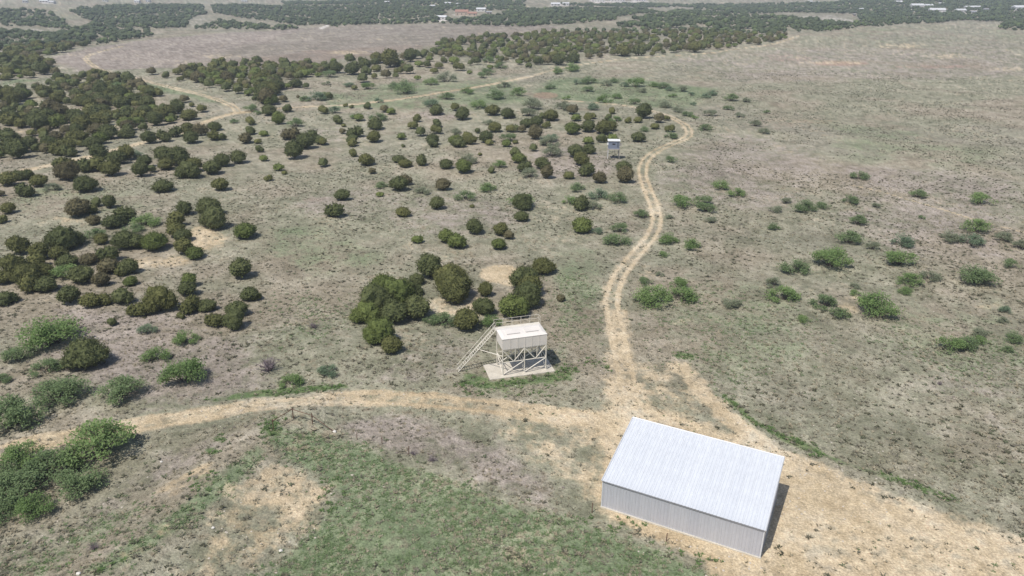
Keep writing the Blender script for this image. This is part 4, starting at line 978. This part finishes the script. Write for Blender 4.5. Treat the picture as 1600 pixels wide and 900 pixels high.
def cover(name, n, rmax, seed, keepf, smin, smax, hz_, protos, label, power=1.1):
    x, y, R = field(n, rmax, seed, 1.08, power); M = masks(x, y); k = R.random(n) < keepf(x, y, M)
    k &= ~((np.abs((x - 8.24) * .89 - (y - 53.83) * .4555 - 7.04) < 7.25) & (np.abs((x - 8.24) * .4555 + (y - 53.83) * .89 - 4.1) < 4.35))
    ux, uy = (x + 1.11) * .963 + (y - 77.58) * .27, -(x + 1.11) * .27 + (y - 77.58) * .963
    k &= ~((ux > -1.8) & (ux < 6.5) & (uy > -.6) & (uy < 3.3))
    x, y = x[k], y[k]; s_ = np.exp(R.uniform(np.log(smin), np.log(smax), len(x)))
    return scatter(name, list(zip(x, y, hgt(x, y))), np.stack([s_, s_, s_ * hz_ * R.uniform(.7, 1.3, len(x))], -1), protos, label)
nd = lambda M: np.clip(1 - 1.05 * M['dirt'], 0.0, 1)
pk = lambda x, y, sd_, lo, hi, sz=9: sstep(lo, hi, fbm(x, y, sz, 3, sd_))
cover('dry_grass', 60000, 190, 11, lambda x, y, M: nd(M) * (.35 + .65 * pk(x, y, 21, .35, .6)), .16, .42, .55, [(tuft(k, 9, .6, .10), T_STRAW) for k in range(2)] + [(tuft(5 + k, 9, .7, .11), T_GREY) for k in range(2)], 'dry straw and grey grass tussocks over the open range')
cover('dark_weeds', 110000, 420, 12, lambda x, y, M: (.06 + .94 * nd(M)) * pk(x, y, 22, .36, .66, 14) * (1 - .6 * M['green'] * (y < 100)) * (.45 + .55 * sstep(70, 150, y)), .15, .52, .42, [(tuft(10 + k, 12, .7, .14), T_DARK) for k in range(2)] + [(tuft(14, 12, .7, .14), T_GREY), (tuft(15, 12, .7, .14), T_SAGE)], 'low dark weeds and small sub-shrubs dotted over the range', 1.45)
cover('mauve_weeds', 30000, 200, 13, lambda x, y, M: nd(M) * M['mauve'] * .8, .14, .36, .5, [(tuft(20 + k, 12, .5, .07), T_MAUVE) for k in range(2)], 'mauve dead weeds in drifts across the slopes')
cover('green_grass', 90000, 110, 14, lambda x, y, M: nd(M) * np.clip(M['green'], 0, 1) * (.3 + .7 * pk(x, y, 23, .3, .6, 6)), .14, .34, .40, [(tuft(30 + k, 10, 1.0, .10), T_GREEN) for k in range(3)] + [(tuft(34, 9, .8, .09), T_STRAW)], 'short green grass covering the near slope')
cover('lush_weeds', 90000, 125, 15, lambda x, y, M: np.clip(M['lush'], 0, 1) * pk(x, y, 24, .32, .55, 3), .15, .4, .45, [(tuft(40 + k, 12, .9, .13), T_LUSH) for k in range(2)], 'bright green weeds in strips along the road and round the slab')
cover('yard_weeds', 24000, 85, 16, lambda x, y, M: (M['dirt'] > .35) * pk(x, y, 25, .55, .75, 4) * .28, .08, .22, .5, [(tuft(50, 9, .8, .12), T_GREY), (tuft(51, 9, .8, .12), T_DARK), (tuft(52, 9, .8, .12), T_GREEN)], 'sparse small weeds poking through the worn pale soil')
M_PEB = concrete_mat('pale_rubble', (.56, .50, .42))
cover('pebbles', 26000, 150, 17, lambda x, y, M: (.12 + .5 * M['dirt']) * pk(x, y, 26, .5, .7, 7), .04, .13, .7, [(stone_mesh(20 + k, 1), M_PEB) for k in range(3)], 'pale loose pebbles strewn over bare soil')

# ------------------------------------------------------------------ far houses and sheds on the skyline
M_HW = metal_mat('far_white_wall', (.58, .56, .53), .7, 0); M_HT = metal_mat('far_tan_wall', (.52, .42, .33), .8, 0)
M_RR = metal_mat('far_red_roof', (.36, .20, .15), .8, 0); M_RW = metal_mat('far_white_roof', (.62, .62, .62), .5, 0); M_RG = metal_mat('far_grey_roof', (.36, .36, .38), .7, 0)
M_GL = metal_mat('far_window', (.05, .06, .07), .3, 0)
HOUSES = [(70, 4, 12, 'w'), (82, 5.5, 9, 'w'), (40, 4.5, 7, 'g'), (215, 4.5, 8, 'w'), (232, 3.5, 6, 'g'), (165, 2.5, 7, 'w'), (382, 3, 8, 'w'), (605, 6, 7, 'w'), (676, 12.5, 8, 'w'), (700, 8, 9, 'w'), (715, 9.5, 8, 'w'),
          (722, 24, 20, 'r'), (738, 25, 14, 'r'), (752, 18, 14, 'w'), (690, 31, 16, 'w'), (764, 23, 8, 't'), (868, 9.5, 14, 'w'), (884, 8.5, 10, 'w'), (935, 3, 20, 'w'), (965, 2.5, 22, 'w'), (1000, 2, 16, 'w'), (1265, 5, 7, 'w'), (1275, 6.5, 8, 'w'),
          (1334, 26, 4, 't'), (1403, 6, 12, 'w'), (1432, 13, 18, 'w'), (1450, 11.5, 12, 'w'), (1470, 8.5, 8, 'w'), (1463, 20.5, 22, 'w'), (1500, 19.5, 14, 'w'), (1513, 14.5, 12, 'w'), (1525, 14, 10, 'w'), (1540, 18, 7, 'g'), (1592, 16.5, 20, 'w'), (1345, 17, 6, 'w'), (1520, 22, 8, 'g')]
def house(i, px, py, w, kind):
    x, y, z = (float(c) for c in at(px, py)); D = depth(x, y, z); Lh = w * D / F; R = random.Random(i)
    dp = min(Lh * .7, 11.0); h = 3.0 if Lh < 15 else 4.2; rz = R.uniform(-.25, .25)
    e = empty('far_shed' if kind == 'w' and Lh > 14 else 'far_house', (x, y, z), rz)
    wm_ = {'w': M_HW, 'g': M_HW, 'r': M_HT, 't': M_HT}[kind]; rm = {'w': M_RW, 'g': M_RG, 'r': M_RR, 't': M_RG}[kind]
    put('wall', MB().box(-Lh / 2, Lh / 2, -dp / 2, dp / 2, -1, h).mesh('wall'), wm_, e)
    rf = MB(); o_ = .4; rh = dp * .22
    rf.add([(-Lh / 2 - o_, -dp / 2 - o_, h), (Lh / 2 + o_, -dp / 2 - o_, h), (Lh / 2 + o_, dp / 2 + o_, h), (-Lh / 2 - o_, dp / 2 + o_, h), (-Lh / 2 - o_, 0, h + rh), (Lh / 2 + o_, 0, h + rh)],
           [(3, 2, 1, 0), (0, 1, 5, 4), (2, 3, 4, 5), (1, 2, 5), (3, 0, 4)])
    put('roof', rf.mesh('roof'), rm, e)
    nw = max(2, min(5, int(Lh / 4)))
    wme = MB().box(-.6, .6, -.03, .0, 0, 1.3).mesh('window')
    for k in range(nw):
        q = put('window', wme, M_GL, e); q.location = (-Lh / 2 + Lh * (k + .5) / nw, -dp / 2 - .005, 1.1)
    near = 'far left' if px < 300 else 'left of centre' if px < 620 else 'centre' if px < 820 else 'right of centre' if px < 1100 else 'right' if px < 1400 else 'far right'
    return e, near, {'w': 'white', 'g': 'grey-roofed', 'r': 'red-roofed', 't': 'tan'}[kind], px
hs = [house(i, *h) for i, h in enumerate(HOUSES)]
cnt = {}
for e, near, colr, px in sorted(hs, key=lambda h: h[3]):
    kd = 'long shed' if e.name.startswith('far_shed') else 'house'; key = (colr, kd, near); cnt[key] = cnt.get(key, 0) + 1
    tag(e, f'tiny {colr} {kd} on the skyline woods, {ORD[cnt[key] - 1]} from left at {near}', 'house' if kd == 'house' else 'shed', 'far buildings among the woods')

# ------------------------------------------------------------------ the air
hz = MB().box(-6400, 6400, -6400, 6400, -40, 52).mesh('haze')
hm = bpy.data.materials.new('thin_haze'); hm.use_nodes = True; hn = hm.node_tree.nodes
hn.remove(hn['Principled BSDF']); pv = hn.new('ShaderNodeVolumePrincipled')
pv.inputs['Color'].default_value = (.80, .88, 1.0, 1); pv.inputs['Density'].default_value = 0.00024; pv.inputs['Anisotropy'].default_value = 0.0
hm.node_tree.links.new(pv.outputs[0], hn['Material Output'].inputs['Volume'])
haze = put('haze', hz, hm); tag(haze, 'thin pale haze in the air over the range', kind='stuff')
